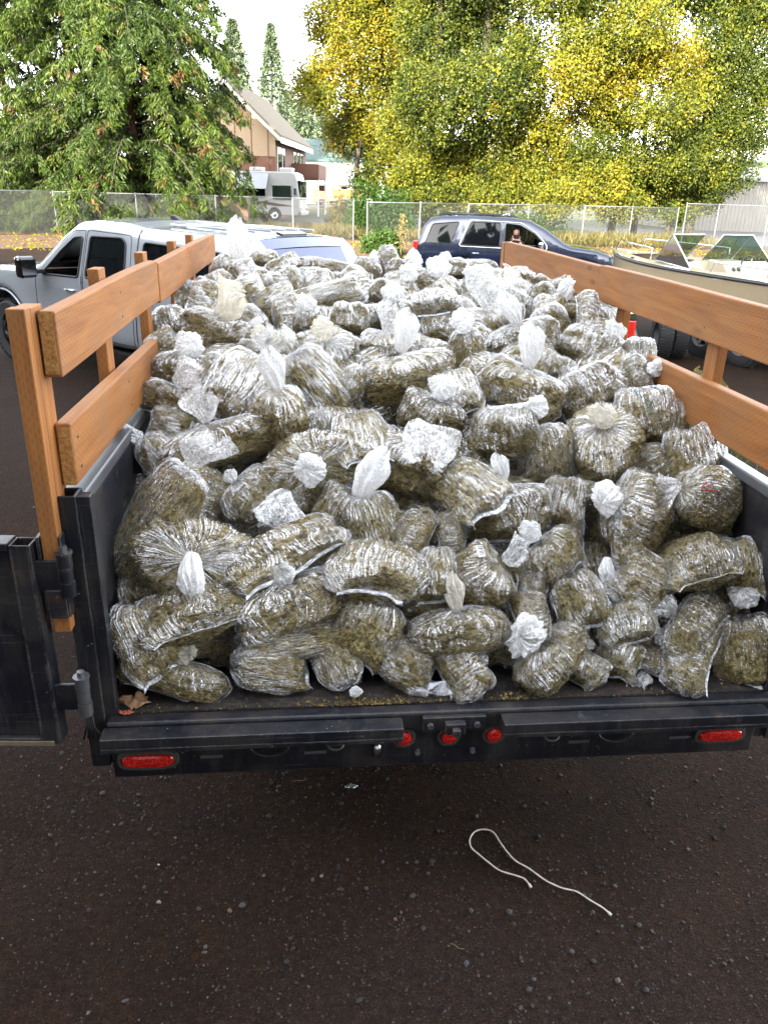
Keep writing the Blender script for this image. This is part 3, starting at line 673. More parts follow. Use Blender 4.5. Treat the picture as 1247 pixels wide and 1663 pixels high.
B(240, 738, 85, 65, 130, 10, .0,'f', 40,200, 'small bag under the dark corner bag, a limp white tail at the left board')
B(405, 802, 75,105, 140, 20, .0,'b', 24,140, 'plain rounded bag with a tiny pale knot, left of the round white puff')
B(470, 800, 100,100, 250, 50,-.03,'f',100,250, 'bag almost hidden by its own big round white puff of film', variant=4)
B(455, 893, 100,205, 120,-25, .07,'', 0,None, 'long flat bag crossed by a curved pale sealed strip, right of the star pleated bag', variant=5)
B(478, 975,  88,190, 115, 30, .05,'b', 46,170, 'wide low bag under the long flat one, a flattened white knot on its top edge')
B(448,1040, 205, 72, 190, 0,-.01,'', 0,None, 'long dark tube shaped bag lying just above the knotless pillow bag')
B(597,1012, 100,112,  60, 35, .02,'b', 44,300, 'bag with a glassy knot at its upper right, above the loose crumbs on the deck')
B(548,1088, 118, 72, -60, 0, .0,'b', 22,-70, 'sagging deck bag whose little white knot touches the floor by the crumbs')
B(612, 925, 115,172, 80,-28, .07,'', 0,None, 'wide flat bag with a pale folded corner at its upper edge, in the lower middle', variant=7)
B(508, 756, 95,160, 285, 55, .04,'b', 54,200, 'bag with fan pleats round a bright white knot, left of the upright striped bag')
B(452, 672, 120,100, 95, 45, .04,'t', 66,100, 'upright bag left of centre, bright knot on top, skirt of pleats below')
B(402, 625, 165,120,  60,-15, .07,'f', 70, 80, 'large slanting bag crossed by a long pale seam, with a milky open neck above it', variant=1)
B(508, 612, 165, 82, 130, 10, .03,'b', 28,140, 'long slanting bag with a small cream knot half way up its left edge', cream=True)
B(586, 705, 128, 90, 100,-35, .05,'', 0,None, 'smooth bag with a straight white strip down its left side, centre of the heap', variant=2)
B(520, 690, 60, 50, 90, 0,-.05,'', 0,None, 'dark sliver of a bag left of the bag with the straight white strip')
B(560, 822, 100, 90, 60, 20, .0,'', 0,None, 'left half of a pair under a twisted upright white neck', variant=3)
B(605, 850, 108, 92, 110, 30, .04,'t', 80, 60, 'bag with a twisted white neck standing up, above the wide flat bag')
B(665, 850, 55, 90, 100, 0,-.04,'', 0,None, 'shadowed bag with dark crosswise ridges under the huge glassy puff')
B(664, 745, 120,130, 70, 45, .05,'f',112,290, 'large bag half covered by a huge glassy white puff, centre of the heap')
B(702, 668, 90,108, 60, 40, .0,'b', 50, 80, 'bag whose wide white knot is squeezed flat under the bags above, centre')
B(752, 788, 140,100, 130,-25, .05,'', 0,None, 'square cornered bag with a short slanting white strip, right of the glassy puff', variant=5)
B(820, 712, 105,105, 270,-40, .07,'', 0,None, 'heart shaped smooth bag with a vertical white strip down its middle', variant=8)
B(882, 727, 112, 92, 100, 30, .02,'b', 48,140, 'bag right of the heart shaped one, its white knot at the upper left')
B(820, 824, 95,135, 95, 30, .05,'t', 44, 95, 'wide bag with a short upright neck, directly under the point of the heart shaped bag')
B(914, 806, 98, 68, 80, 5, .03,'', 0,None, 'blocky knotless bag like a loaf, right below the heart shaped bag', variant=6)
B(950, 800, 50, 40, 0, 20,-.02,'b', 34,  0, 'bag hidden behind the loaf shaped one except for its pale knot')
B(981, 712, 160,118, 100, 66, .07,'b', 46, 90, 'large bag with a star of pleats round a cream knot, upper right of centre', cream=True)
B(1028,832, 118,145, 165, 45, .06,'b', 60,200, 'wide bag with a bright white knot on its left, below the cream star knot')
B(1012,872, 60,110, 180, 0, .02,'', 0,None, 'low bag tucked right under the one with the bright white knot, on the right')
B(1152,735, 138, 90, 100, 5, .10,'', 0,None, 'tall smooth bag standing against the right side wall')
B(1140,808, 120,104, 175, 40, .13,'f', 64,190, 'bag by the right wall with red tinted pleats and a loose milky neck')
B(1127,910, 118,118, 110,-35, .06,'', 0,None, 'big bag with a broad shiny diagonal band, right side of the heap', variant=2)
B(1200,907, 120, 64, 100, 5, .08,'', 0,None, 'narrow upright bag between the shiny banded bag and the right wall')
B(1030,943, 105,100, 150, 20, .04,'t', 44,265, 'bag with a pointed white neck hanging at its left edge, lower right')
B(1012,1003, 75, 95, 110, 15, .02,'b', 26, 90, 'lumpy bag just below the pointed white neck, lower right')
B(1010,1058, 78, 68, 60, 10, .0,'', 0,None, 'stubby upright bag above the pale plastic edge on the deck, right')
B(1043,1090, 48,100, 260, 0,-.01,'f', 38,270, 'low deck bag with a pale sheet of film trailing under it, right')
B(1118,1015, 70,130, 150, 25, .04,'f', 66,130, 'bag with a see-through limp neck below the shiny banded bag')
B(1108,1070, 80,140, 160, 10, .02,'b', 30, 40, 'long plump bag lying on the deck, second from the right wall')
B(1207,1062, 112, 96, 85, 35, .03,'b', 50, 80, 'round bag in the right rear corner of the deck with a white knot on top')
B(1160, 975, 60, 70, 90, 0,-.04,'', 0,None, 'bag wedged between the shiny banded bag and the see-through necked one')
B(1203, 985, 60, 50, 90, 0,-.05,'', 0,None, 'dark bag against the right wall above the right corner bag')
B(892,1062, 98,150, 140, 40, .05,'b', 72,180, 'bag with a big round brilliant white knot, low right of the middle')
B(938,1092, 62, 92, 60, 10, .0,'b', 22, 70, 'small bag on the deck edge right of the big round white knot')
B(745,1020, 88,165, 100, 40, .03,'t', 54, 95, 'bag with a cream topped knot and fan pleats, low in the middle', cream=True)
B(655,1076, 92, 84, 160, 20, .03,'', 0,None, 'cone shaped pleated bag pointing left, on the deck near the crumbs', variant=9)
B(748,1078, 82,150, 30, 10, .01,'f', 60,215, 'deck bag half covered by a long loose sheet of clear film', variant=3)
B(870,1000, 66, 82, 10, 0, .03,'', 0,None, 'small oval bag with no knot, like a smooth stone, right of the middle', variant=6)
B(935, 965, 105, 80, 110, 10, .02,'', 0,None, 'plain bag standing upright right of the smooth oval one')
B(788, 930, 108,108, 20, 40, .05,'f', 56, 10, 'bag with a white printed label near its top and a white neck to the right')
B(708, 928,  98, 78, 90, 5, .02,'', 0,None, 'plain rounded bag left of the one with the printed label')
B(688, 985, 40, 80, 90, 0,-.04,'', 0,None, 'dark low bag under the plain rounded one, middle of the heap')
B(893, 897, 82, 98, 140, 30, .03,'b', 40,130, 'bag with a yellowish pale knot at its upper left, right of the printed label')
B(925, 872, 60, 90, 0, 0,-.03,'', 0,None, 'shadowed ridged bag right under the loaf shaped one')
B(868, 948, 50, 52, 0, 0, .0,'', 0,None, 'smallest round bag, just above the smooth oval one')
B(740, 864, 52, 72, 0, 0,-.01,'', 0,None, 'little round bag in the gap under the square cornered one')
B(668, 868, 58, 82, 160, 0,-.01,'', 0,None, 'bag tucked between the twisted neck and the square cornered bag')
B(300, 597, 60,100, 80, 25, .03,'b', 46, 60, 'bag by the left boards with a flat white knot, below the white paper tags')
B(250, 645, 60, 88, 60, 30, .03,'f', 62, 20, 'brown bag beside the lower left board with a big ball of loose film')
B(275, 558, 60, 56, 30, 10, .02,'', 0,None, 'bag by the left boards with small white paper tags on its front')
B(275, 522, 60, 60, 100, 10, .02,'', 0,None, 'bag rising to a point in front of the second left stake')
B(345, 540, 72,108, 60, 30, .05,'f', 72, 30, 'brown bag under a wide yellowish crumpled neck, upper left', cream=True)
B(322, 492, 52, 80, 160,-10, .04,'', 0,None, 'bag with bluish sheen on top, just behind the yellowish neck', variant=5)
B(398, 482, 100, 58, 30, 0, .05,'', 0,None, 'smooth bag slanting up to the right, upper left of the heap')
B(412, 517, 42, 52, 40, 0, .0,'', 0,None, 'small bag under the smooth slanting one, upper left')
B(458, 488, 80, 56, 30, 5, .04,'', 0,None, 'dark bellied bag right of the smooth slanting one')
B(400, 548, 50, 60, 60, 0, .02,'b', 26, 0, 'bag right of the yellowish neck with a dull rounded end')
B(340, 612, 110, 56, 55, 0, .0,'', 0,None, 'bag behind the long pale seam, leaning beside the flat white knot')
B(415, 572, 50, 60, 70, 30,-.02,'b', 30, 80, 'bag showing only a cream knot above the long pale seam', cream=True)
B(545, 480, 145, 50, 15, 0, .05,'', 0,None, 'long bag with a dark lower right end, above the rounded hooded bag')
B(500, 518, 40, 50, 90, 20, .0,'b', 34, 90, 'bag with two knots side by side, left of the hooded bag')
B(568, 512, 62, 60, 90, 10, .05,'', 0,None, 'hooded smooth bag in front of the long bag, upper middle', variant=6)
B(532, 566, 92, 92, 110, 58, .04,'b', 40,100, 'round bag with a yellow cream knot and star pleats, upper middle', cream=True)
B(625, 560, 62, 84, 80, 40, .03,'f', 58, 60, 'bag with a glaring white neck right of the yellow cream knot')
B(578, 617, 62, 46, 60, 0,-.01,'', 0,None, 'small dark bag between the slanting bag and the large one with the raised neck')
B(662, 603, 100,155, 105, 38, .07,'t', 62, 70, 'large wide bag with a raised twisted white neck, upper middle')
B(700, 498, 64, 98, 100,-42, .06,'', 0,None, 'bag with a shiny silver seam along its lower edge, upper middle', variant=8)
B(638, 506, 46, 60, 90, 30, .03,'b', 36,100, 'bag with a matted white knot left of the silver seam')
B(632, 476, 50, 60, 60, 10, .02,'', 0,None, 'pleated bag behind the matted white knot')
B(790, 520, 66, 84, 85, 45, .03,'f', 84, 80, 'bag under the largest glaring white burst of film, upper right of centre')
B(757, 566, 72, 62, 100, 30, .04,'b', 42,100, 'bag with a white knot on its shoulder, below the silver seam')
B(846, 552, 66,122, 110, 30, .06,'t', 52,110, 'bag sloping up to the right from a glaring white neck, upper right')
B(820, 590, 40, 60, 90, 0,-.03,'', 0,None, 'little pale end of a bag under the sloping one')
B(843, 628, 84,142, 65, 35, .06,'t', 64, 80, 'wide bag with a tall knobbly white knot at its upper right')
B(735, 634, 108, 84, 110,-25, .04,'', 0,None, 'bag with a long white strip down its right side, above the heart shaped one', variant=1)
B(788, 628, 60, 44, 90, 0,-.02,'', 0,None, 'narrow bag between the white stripped bag and the knobbly knot')
B(950, 632, 82,108, 120, 15, .04,'', 0,None, 'pleated bag draped across the upper right, above the cream star knot')
B(950, 557, 62, 72, 60, 5, .05,'', 0,None, 'square shouldered bag with a dark underside, near the right boards', variant=6)
B(958, 526, 40,112, 0, 0, .03,'', 0,None, 'long low bag lying below the third right stake')
B(905, 590, 46, 56, 60, 0, .02,'', 0,None, 'bluish bag behind the tall knobbly knot')
B(990, 565, 48, 50, 70, 20, .04,'b', 36, 80, 'bag with a curly white knot beside the second right stake')
B(1036,577, 70, 54, 90, 10, .03,'', 0,None, 'upright bag overlapping the end of the lower right board')
B(1040,608, 44, 74, 20, 20, .03,'b', 30, 0, 'bag with a white smear on its right, under the upright one at the right board')
B(1045,668, 112, 92, 100, 10, .03,'', 0,None, 'bag printed with faint green writing, right of the cream star knot')
B(1098,678, 76, 40, 90, 5, .02,'', 0,None, 'slim bag against the lower right board, right of the green printed one')
B(1068,752, 58, 76, 30, 5,-.01,'', 0,None, 'bag in the hollow under the green printed one')
B(1020,745, 48, 56, 90, 0,-.02,'', 0,None, 'bluish corner of a bag left of the hollow')
B(890, 522, 64, 60, 120, 10, .03,'', 0,None, 'bag with a crease like a collar, right of the glaring burst')
B(893, 488, 48, 66, 30, 20, .03,'b', 36, 20, 'bag with a white knot pointing at the fourth right stake')
B(936, 503, 30, 40, 90, 0, .03,'', 0,None, 'small round topped bag in front of the old car')
B(818, 458, 50,100, 100, 5, .05,'', 0,None, 'dome shaped bag high on the right of the heap')
B(835, 487, 40, 84, 60, 5, .03,'', 0,None, 'wrinkled bag below the dome shaped one')
B(775, 470, 44, 60, 90, 20, .02,'b', 36,120, 'pale bag left of the dome shaped one')
B(886, 463, 34, 44, 60, 0, .02,'', 0,None, 'pointed tip of a bag below the far right board')
B(728, 436, 36, 66, 100, 10, .03,'b', 20,150, 'bag below the rear wheel of the dark car')
B(700, 458, 40, 76, 60, 10, .03,'b', 40, 80, 'bag with a broad white smear, second row from the top right')
B(768, 432, 24, 72, 90, 0, .02,'', 0,None, 'flat low bag at the top, next to the far right board')
B(660, 440, 34, 62, 60, 20, .02,'b', 36, 20, 'bag with a bright white neck at the skyline of the heap, middle')
B(652, 466, 40, 66, 60, 20, .02,'b', 34, 60, 'bag right below the skyline neck, middle')
B(630, 421, 32, 44, 200, 0, .05,'f', 26,180, 'flaring silver bag end standing highest in the middle')
B(597, 435, 34, 50, 60, 10, .04,'b', 20, 30, 'round bag just left of the flaring silver end')
B(528, 431, 24, 90, 80, 0, .04,'', 0,None, 'topmost long bag in front of the blue rear window')
B(528, 449, 30, 98, 80, 0, .04,'', 0,None, 'second long bag under the topmost one')
B(485, 462, 34, 70, 30, 0, .02,'', 0,None, 'bag under the two long ones, left')
B(590, 462, 40, 76, 40, 10, .01,'', 0,None, 'bag behind the long dark ended one, right')
B(458, 432, 44, 60, 120, 0, .03,'', 0,None, 'striped looking bag left of the topmost long bag')
B(428, 418, 28, 44, 90, 0, .03,'', 0,None, 'small high bag beside the pointed clear peak')
B(376, 438, 50, 60, 60, 10, .03,'t', 62, 80, 'bag topped by a tall pointed peak of clear film')
B(420, 446, 34, 54, 60, 0, .02,'', 0,None, 'bag right under the pointed clear peak')
B(415, 462, 40, 96, 20, 0, .02,'b', 22, 60, 'wide flat bag under the peak, upper left')
B(350, 462, 44, 60, 120, 0, .01,'', 0,None, 'bag between the peak and the far left board')
B(325, 468, 30, 40, 150, 0, .0,'f', 18,160, 'little bag pressed on the far left stake')
for a, k in bag_list: bag(*a, **k)
# bags deep in the heap: only slivers show
for px in range(222, 1235, 78):
    for py in (1088, 1050, 940, 840, 735, 640):
        if py < 700 and (px < 250 or px > 1110): continue
        bag(px+random.uniform(-20, 20), py+random.uniform(-18, 18), 112, 140, random.uniform(0, 360), 0, -.19, '', 0, None, 'clear bag deep in the heap, showing only as slivers between the others')
for px in range(322, 985, 64):
    for py in (575, 525, 485):
        if px > 900 and py < 500: continue
        bag(px+random.uniform(-15, 15), py+random.uniform(-8, 8), 56, 92, random.uniform(0, 360), 0, -.19, '', 0, None, 'clear bag deep in the heap, showing only as slivers between the others')
# ---------------------------------------------------------------- unseen tall shed, added behind the viewer to shade the yard
def mat_corr(name, col, pitch=0.2, axis=0, depth=0.03, var=.12):
    t = NT(name); o = t.coord(); sx = t.n('SeparateXYZ', Vector=o)
    n = t.noise(o, 1.2, 5, .6)
    c = t.mix(n, tuple(x*(1-var) for x in col), tuple(x*(1+var) for x in col))
    p = t.n('BsdfPrincipled', Base__Color=c, Roughness=0.5)
    h = t.math('SINE', t.math('MULTIPLY', sx.outputs[axis], 2*PI/pitch)); t.t.links.new(t.bump(h, 1.0, depth), p.inputs['Normal'])
    return t.surf(p.outputs[0])
def metal_shed(label, x0, x1, y0, y1, h, mat, roofm, z0=0.0, rise=1.5, doors=(), face=1):
    r = empty('metal_shed', label, 'building', loc=(0, 0, 0))
    m = MB(); m.box(x0, x1, y0, y1, z0, z0+h); m.build('wall', mat, r)
    m = MB(); ym = (y0+y1)/2
    m.prism([(y0-.4, z0+h-.05), (ym, z0+h+rise), (y1+.4, z0+h-.05), (y1+.4, z0+h+.12), (ym, z0+h+rise+.18), (y0-.4, z0+h+.12)], x0-.4, x1+.4, 'YZ'); m.build('roof', roofm, r)
    for (a, b, zt) in doors:
        yy = y1+.03 if face > 0 else y0-.03
        m = MB(); m.box(a, b, min(yy, yy-.06*face), max(yy, yy-.06*face), z0, z0+zt); d = m.build('door', pbr('shed_door', (.35, .36, .36), .5, var=.15), r)
    return r
SHADE_SHED = metal_shed('unseen tall dark brown shed added behind the viewer to shade the yard', -46, 9, -22, -7.2, 12.5, mat_corr('shade_shed_siding', (.075, .055, .045)), mat_corr('grey_roof', (.25, .26, .27), .3), doors=((-14, -9, 5), (-3, 2, 5)))
# ---------------------------------------------------------------- vehicles
def resample(poly, step):
    out = []
    n = len(poly)
    for i in range(n):
        a, b = np.array(poly[i], float), np.array(poly[(i+1) % n], float); k = max(1, int(round(np.linalg.norm(b-a)/step)))
        for j in range(k): out.append(tuple(a+(b-a)*j/k))
    return out
def inpoly(P, poly):
    P = np.atleast_2d(P); x, y = P[:, 0], P[:, 1]; r = np.zeros(len(P), bool); n = len(poly)
    for i in range(n):
        x1, y1 = poly[i]; x2, y2 = poly[(i+1) % n]
        if y1 == y2: continue
        c = ((y1 > y) != (y2 > y)) & (x < (x2-x1)*(y-y1)/(y2-y1)+x1); r ^= c
    return r
def pdist(P, poly):
    P = np.atleast_2d(P); d = np.full(len(P), 1e9); n = len(poly)
    for i in range(n):
        a = np.array(poly[i]); b = np.array(poly[(i+1) % n]); ab = b-a; t = np.clip(((P-a)@ab)/max(ab@ab, 1e-12), 0, 1)
        d = np.minimum(d, np.linalg.norm(P-(a+t[:, None]*ab), axis=1))
    return d
def arch(cx, cz, r, a0=0.0, a1=180.0, n=16):
    return [(cx+r*math.cos(R(a0+(a1-a0)*i/n)), cz+r*math.sin(R(a0+(a1-a0)*i/n))) for i in range(n+1)]
def rpoly(pts, r=.05, n=4):
    """round the corners of a polygon"""
    out = []; m = len(pts)
    for i in range(m):
        p = Vector(pts[i]); a = Vector(pts[i-1])-p; b = Vector(pts[(i+1) % m])-p
        k = min(r, a.length*.45, b.length*.45); A = p+a.normalized()*k; Bq = p+b.normalized()*k
        for j in range(n+1):
            t = j/n; q = A*(1-t)**2+p*2*t*(1-t)+Bq*t*t; out.append((q.x, q.y))
    return out
def shell(root, outline, hw, regions, paint, rr=.10, step=.10, crown=.03, strips=(), seams=(), seam_mat=None):
    """car body from a side silhouette: hw(x,z) half width; regions {name:(poly, material or None, inset)};
    strips [(x0,z0,x1,z1 box of outline edges, name, material)] = windscreens in the top surface"""
    ol = resample(outline, step*.8); P = list(ol); E = [(i, (i+1) % len(ol)) for i in range(len(ol))]
    regs = []
    for nm, (poly, mt, inset) in regions.items():
        q = resample(poly, step*.8); b = len(P); P += q; E += [(b+i, b+(i+1) % len(q)) for i in range(len(q))]; regs.append((nm, q, mt, inset))
    A = np.array(ol); extra = []
    area = sum(A[i, 0]*A[(i+1) % len(A), 1]-A[(i+1) % len(A), 0]*A[i, 1] for i in range(len(A)))
    sgn = 1 if area > 0 else -1
    for i in range(len(A)):
        t = A[(i+1) % len(A)]-A[i-1]; t /= max(np.linalg.norm(t), 1e-9); nrm = np.array([-t[1], t[0]])*sgn
        for d in (.25*rr, .6*rr, rr):
            extra.append(tuple(A[i]+nrm*d))
    gx = np.arange(A[:, 0].min(), A[:, 0].max(), step); gz = np.arange(A[:, 1].min(), A[:, 1].max(), step)
    G = [(x, z) for x in gx for z in gz]
    X = np.array(extra); dx = pdist(X, ol); ins = inpoly(X, ol); want = np.tile([.25*rr, .6*rr, rr], len(A)); X = X[ins & (dx > want*.85)]
    G = np.array(G); G = G[inpoly(G, ol) & (pdist(G, ol) > rr*1.25)]; C = np.concatenate([X, G])
    for nm, q, mt, inset in regs:
        C = C[pdist(C, q) > step*.22]
    P += [tuple(c) for c in C]
    vs, es, fs = delaunay_2d_cdt([Vector(p) for p in P], E, [], 0, 1e-5)[:3]
    V = np.array([(v.x, v.y) for v in vs]); T = np.array([f for f in fs]); cen = V[T].mean(1)
    T = T[inpoly(cen, ol)]; cen = V[T].mean(1); D = pdist(V, ol)
    def ypos(xz, d): 
        k = np.clip(d/rr, 0, 1); return np.array([hw(x, z) for x, z in xz])-rr*.75*(1-np.sqrt(1-(1-k)**2))
    Y = ypos(V, D); lab = np.full(len(T), -1)
    for i, (nm, q, mt, inset) in enumerate(regs): lab[inpoly(cen, q)] = i
    objs = {}
    for s in (1, -1):
        for i in [-1]+list(range(len(regs))):
            tt = T[lab == i]
            if len(tt) == 0: continue
            nm, mt, ins_ = ('body_side', paint, 0) if i < 0 else (regs[i][0], regs[i][2], regs[i][3])
            if isinstance(mt, tuple): mt = mt[0] if s > 0 else mt[1]
            if mt is None: continue
            used, inv = np.unique(tt, return_inverse=True); co = np.stack([V[used, 0], s*(Y[used]-ins_), V[used, 1]], -1)
            f = inv.reshape(tt.shape); 
            me = npmesh(nm, co, f if s < 0 else f[:, ::-1]); o = obj(nm, me, mt, root); objs[(nm, s)] = o
    # top / bottom / end surfaces
    n = len(ol); Yo = ypos(A, np.zeros(n)); K = 9; body = MB(); sub = {}
    for nm, _, _, _, _, mt in strips: sub[nm] = (MB(), mt)
    for i in range(n):
        j = (i+1) % n; m_ = (A[i]+A[j])/2; tgt = body; gl = None
        for nm, x0, z0, x1, z1, mt in strips:
            if x0 <= m_[0] <= x1 and z0 <= m_[1] <= z1: gl = nm
        up = (A[j][0]-A[i][0])*-sgn/max(np.linalg.norm(A[j]-A[i]), 1e-6); up = max(0, up)
        def pt(a, y, k): 
            u = 2*k/(K-1)-1; return (a[0], y*u, a[1]+crown*up*(1-u*u))
        for k in range(K-1):
            m = sub[gl][0] if (gl and 0 < k < K-2) else body
            m.add([pt(A[i], Yo[i], k), pt(A[j], Yo[j], k), pt(A[j], Yo[j], k+1), pt(A[i], Yo[i], k+1)], [(0, 1, 2, 3)])
    def fin(m, nm, mt):
        me = bpy.data.meshes.new(nm); me.from_pydata(m.v, [], m.f); bm = bmesh.new(); bm.from_mesh(me); bmesh.ops.remove_doubles(bm, verts=bm.verts, dist=1e-4); bmesh.ops.recalc_face_normals(bm, faces=bm.faces); bm.to_mesh(me); bm.free()
        me.polygons.foreach_set('use_smooth', [True]*len(me.polygons)); me.set_sharp_from_angle(angle=R(50)); return obj(nm, me, mt, root)
    fin(body, 'body_top', paint)
    for nm in sub: fin(sub[nm][0], nm, sub[nm][1])
    for pl in seams:       # shut lines: thin dark grooves following the skin
        q = resample(pl, .06); q = q[:-1] if False else q
        q = [p for p in q]; yy = ypos(np.array(q), pdist(np.array(q), ol))
        for s in (1, -1):
            m = MB(); m.tube([(p[0], s*(y+.0005), p[1]) for p, y in zip(q, yy)], .0045, 5, closed=True); m.build('shut_line', seam_mat or M['black'], root)
    return lambda x, z: float(ypos(np.array([[x, z]]), pdist(np.array([[x, z]]), ol))[0])
def outline_strip(root, name, poly, ypos, mat, r=.012, side=(1, -1), off=.004):
    q = resample(poly, .06)
    for s in side:
        m = MB(); m.tube([(p[0], s*(ypos(*p)+off), p[1]) for p in q], r, 6, closed=True); m.build(name, mat, root, True)
def wheel(root, x, y, r, wd, rimr, rim_mat, spokes=6, style='alloy'):
    wl = empty('wheel', loc=(x, y, r)); wl.parent = root; s = 1 if y > 0 else -1; h = wd/2
    m = MB(); m.lathe([(rimr, -h*.9), (r*.88, -h), (r*.97, -h*.85), (r, -h*.55), (r, h*.55), (r*.97, h*.85), (r*.88, h), (rimr, h*.9)], axis='Y', n=48)
    n = 44
    for i in range(n):
        a = 2*PI*i/n; c, sn = math.cos(a), math.sin(a)
        for (ya, yb, off) in ((-h*.98, -h*.35, 0), (-h*.25, h*.25, .5), (h*.35, h*.98, 0)):
            a2 = a+off*2*PI/n; T = Matrix.Rotation(-a2, 4, 'Y'); m.box(r-.004, r+.010, ya, yb, -PI*r/n*.62, PI*r/n*.62, T)
    m.build('tyre', M['rubber'], wl, 'auto')
    rim = MB(); rim.lathe([(rimr*.99, -h*.8), (rimr*.99, h*.9), (rimr*.93, h*.93), (rimr*.88, h*.55), (rimr*.82, h*.3)], axis='Y', n=40)
    rim.v = [(a, b*s, c) for a, b, c in rim.v]
    R_ = rim.build('rim', rim_mat, wl, 'auto')
    d = MB(); d.lathe([(0, h*.05), (rimr*.9, h*.05)], axis='Y', n=24); d.v = [(a, b*s, c) for a, b, c in d.v]; d.build('brake_disc', M['black'], wl)
    sp = MB()
    for i in range(spokes):
        T = Matrix.Rotation(2*PI*i/spokes, 4, 'Y')
        w0, w1 = rimr*.17, rimr*.11
        P = [Vector(p) for p in ((rimr*.12, s*h*.50, -w0), (rimr*.95, s*h*.72, -w1), (rimr*.95, s*h*.72, w1), (rimr*.12, s*h*.50, w0), (rimr*.12, s*h*.2, -w0), (rimr*.95, s*h*.3, -w1), (rimr*.95, s*h*.3, w1), (rimr*.12, s*h*.2, w0))]
        sp.add([T @ p for p in P], [(0, 1, 2, 3), (4, 7, 6, 5), (0, 4, 5, 1), (1, 5, 6, 2), (2, 6, 7, 3), (3, 7, 4, 0)])
    sp.lathe([(0, s*h*.58), (rimr*.14, s*h*.56), (rimr*.2, s*h*.42), (rimr*.2, s*h*.1)], axis='Y', n=20)
    sp.build('spokes', rim_mat, wl, bevel=.004)
    return wl
def paint(name, col, metal=.0, rough=.35, coat=1.0):
    t = NT(name); o = t.coord(); n = t.noise(o, 3, 4, .6); fl = t.noise(o, 700, 2, .5)
    p = t.n('BsdfPrincipled', Metallic=metal, Roughness=rough, Coat__Weight=coat, Coat__Roughness=0.03)
    t.t.links.new(t.mix(t.math('MULTIPLY', n, .25), col, tuple(x*.8+.02 for x in col)), p.inputs['Base Color'])
    t.t.links.new(t.bump(fl, .05, .0005), p.inputs['Normal'])
    return t.surf(p.outputs[0])
def glass_mat(name, tint, op):
    """car glass: mirror coat over a tinted, partly see-through body"""
    t = NT(name); fr = t.n('Fresnel', IOR=1.38)
    tr = t.n('BsdfTransparent'); tr.inputs[0].default_value = (*[x for x in tint], 1)
    df = t.n('BsdfDiffuse'); df.inputs[0].default_value = (.006, .007, .009, 1)
    m1 = t.n('MixShader', Fac=op); t.t.links.new(tr.outputs[0], m1.inputs[1]); t.t.links.new(df.outputs[0], m1.inputs[2])
    g = t.n('BsdfGlossy', Roughness=.02); m2 = t.n('MixShader'); t.t.links.new(fr.outputs[0], m2.inputs[0]); t.t.links.new(m1.outputs[0], m2.inputs[1]); t.t.links.new(g.outputs[0], m2.inputs[2])
    return t.surf(m2.outputs[0])
M['silver'] = paint('silver_white_paint', (.27, .29, .32), .25, .32)
M['navy'] = paint('dark_blue_paint', (.008, .015, .038), .3, .25)
M['oldpaint'] = paint('brown_olive_paint', (.030, .026, .013), .2, .2)
M['glass_dark'] = glass_mat('privacy_glass', (.25, .28, .33), .80)
M['glass_clear'] = glass_mat('windscreen_glass', (.72, .80, .76), .12)
M['seat'] = pbr('dark_seat_cloth', (.02, .02, .022), .9)
M['plastic'] = pbr('black_trim_plastic', (.018, .018, .02), .45)
M['greyplastic'] = pbr('grey_dash_plastic', (.09, .09, .095), .5)
def glossblack(): return pbr('gloss_black', (.006, .006, .007), .12, coat=1.0)
M['gloss_black'] = glossblack()
def interior(root, xs, yw, z0, side_seats=(1, -1), dash_x=None, wheel_side=1, floor=(1.9, 4.1)):
    for x in xs:
        for s in side_seats:
            st = empty('seat', loc=(x, s*yw, z0)); st.parent = root
            m = MB(); m.box(-.25, .28, -.25, .25, 0, .16); m.build('seat_cushion', M['seat'], st, bevel=.05)
            m = MB(); T = Matrix.Rotation(R(-14), 4, 'Y'); m.box(-.32, -.20, -.25, .25, .08, .66, T); m.build('seat_back', M['seat'], st, bevel=.05)
            m = MB(); m.box(-.34, -.24, -.12, .12, .69, .87, T); m.build('head_rest', M['seat'], st, bevel=.04)
    m = MB(); m.box(floor[0], floor[1], -.85, .85, z0-.32, z0-.29); m.build('cabin_floor', M['seat'], root)
    if dash_x:
        m = MB(); m.prism([(dash_x, z0+.02), (dash_x-.02, z0+.30), (dash_x+.1, z0+.40), (dash_x+.5, z0+.38), (dash_x+.5, z0)], -.78, .78); m.build('dashboard', M['greyplastic'], root, bevel=.03)
        w_ = empty('steering_wheel', loc=(dash_x-.14, wheel_side*yw, z0+.34)); w_.parent = root; w_.rotation_euler = (0, R(-65), 0)
        m = MB(); m.tube([(.19*math.cos(2*PI*i/24), .19*math.sin(2*PI*i/24), 0) for i in range(24)], .016, 8, True); m.build('wheel_ring', M['plastic'], w_, True)
        m = MB(); m.cyl((0, 0, -.02), (0, 0, .03), .07); [m.tube([(0, 0, 0), (.19*math.cos(a), .19*math.sin(a), 0)], .016, 6) for a in (R(0), R(120), R(240))]; m.build('wheel_hub', M['plastic'], w_)
def handle(root, x, z, yp, mat=None, ln=.19, side=(1, -1)):
    for s in side:
        y = yp(x, z)*s; m = MB()
        m.tube([(x-ln/2, y, z), (x-ln/2+.02, y+.03*s, z+.005), (x+ln/2-.02, y+.03*s, z+.005), (x+ln/2, y, z)], .011, 8); m.build('door_handle', mat or M['chrome'], root, True)
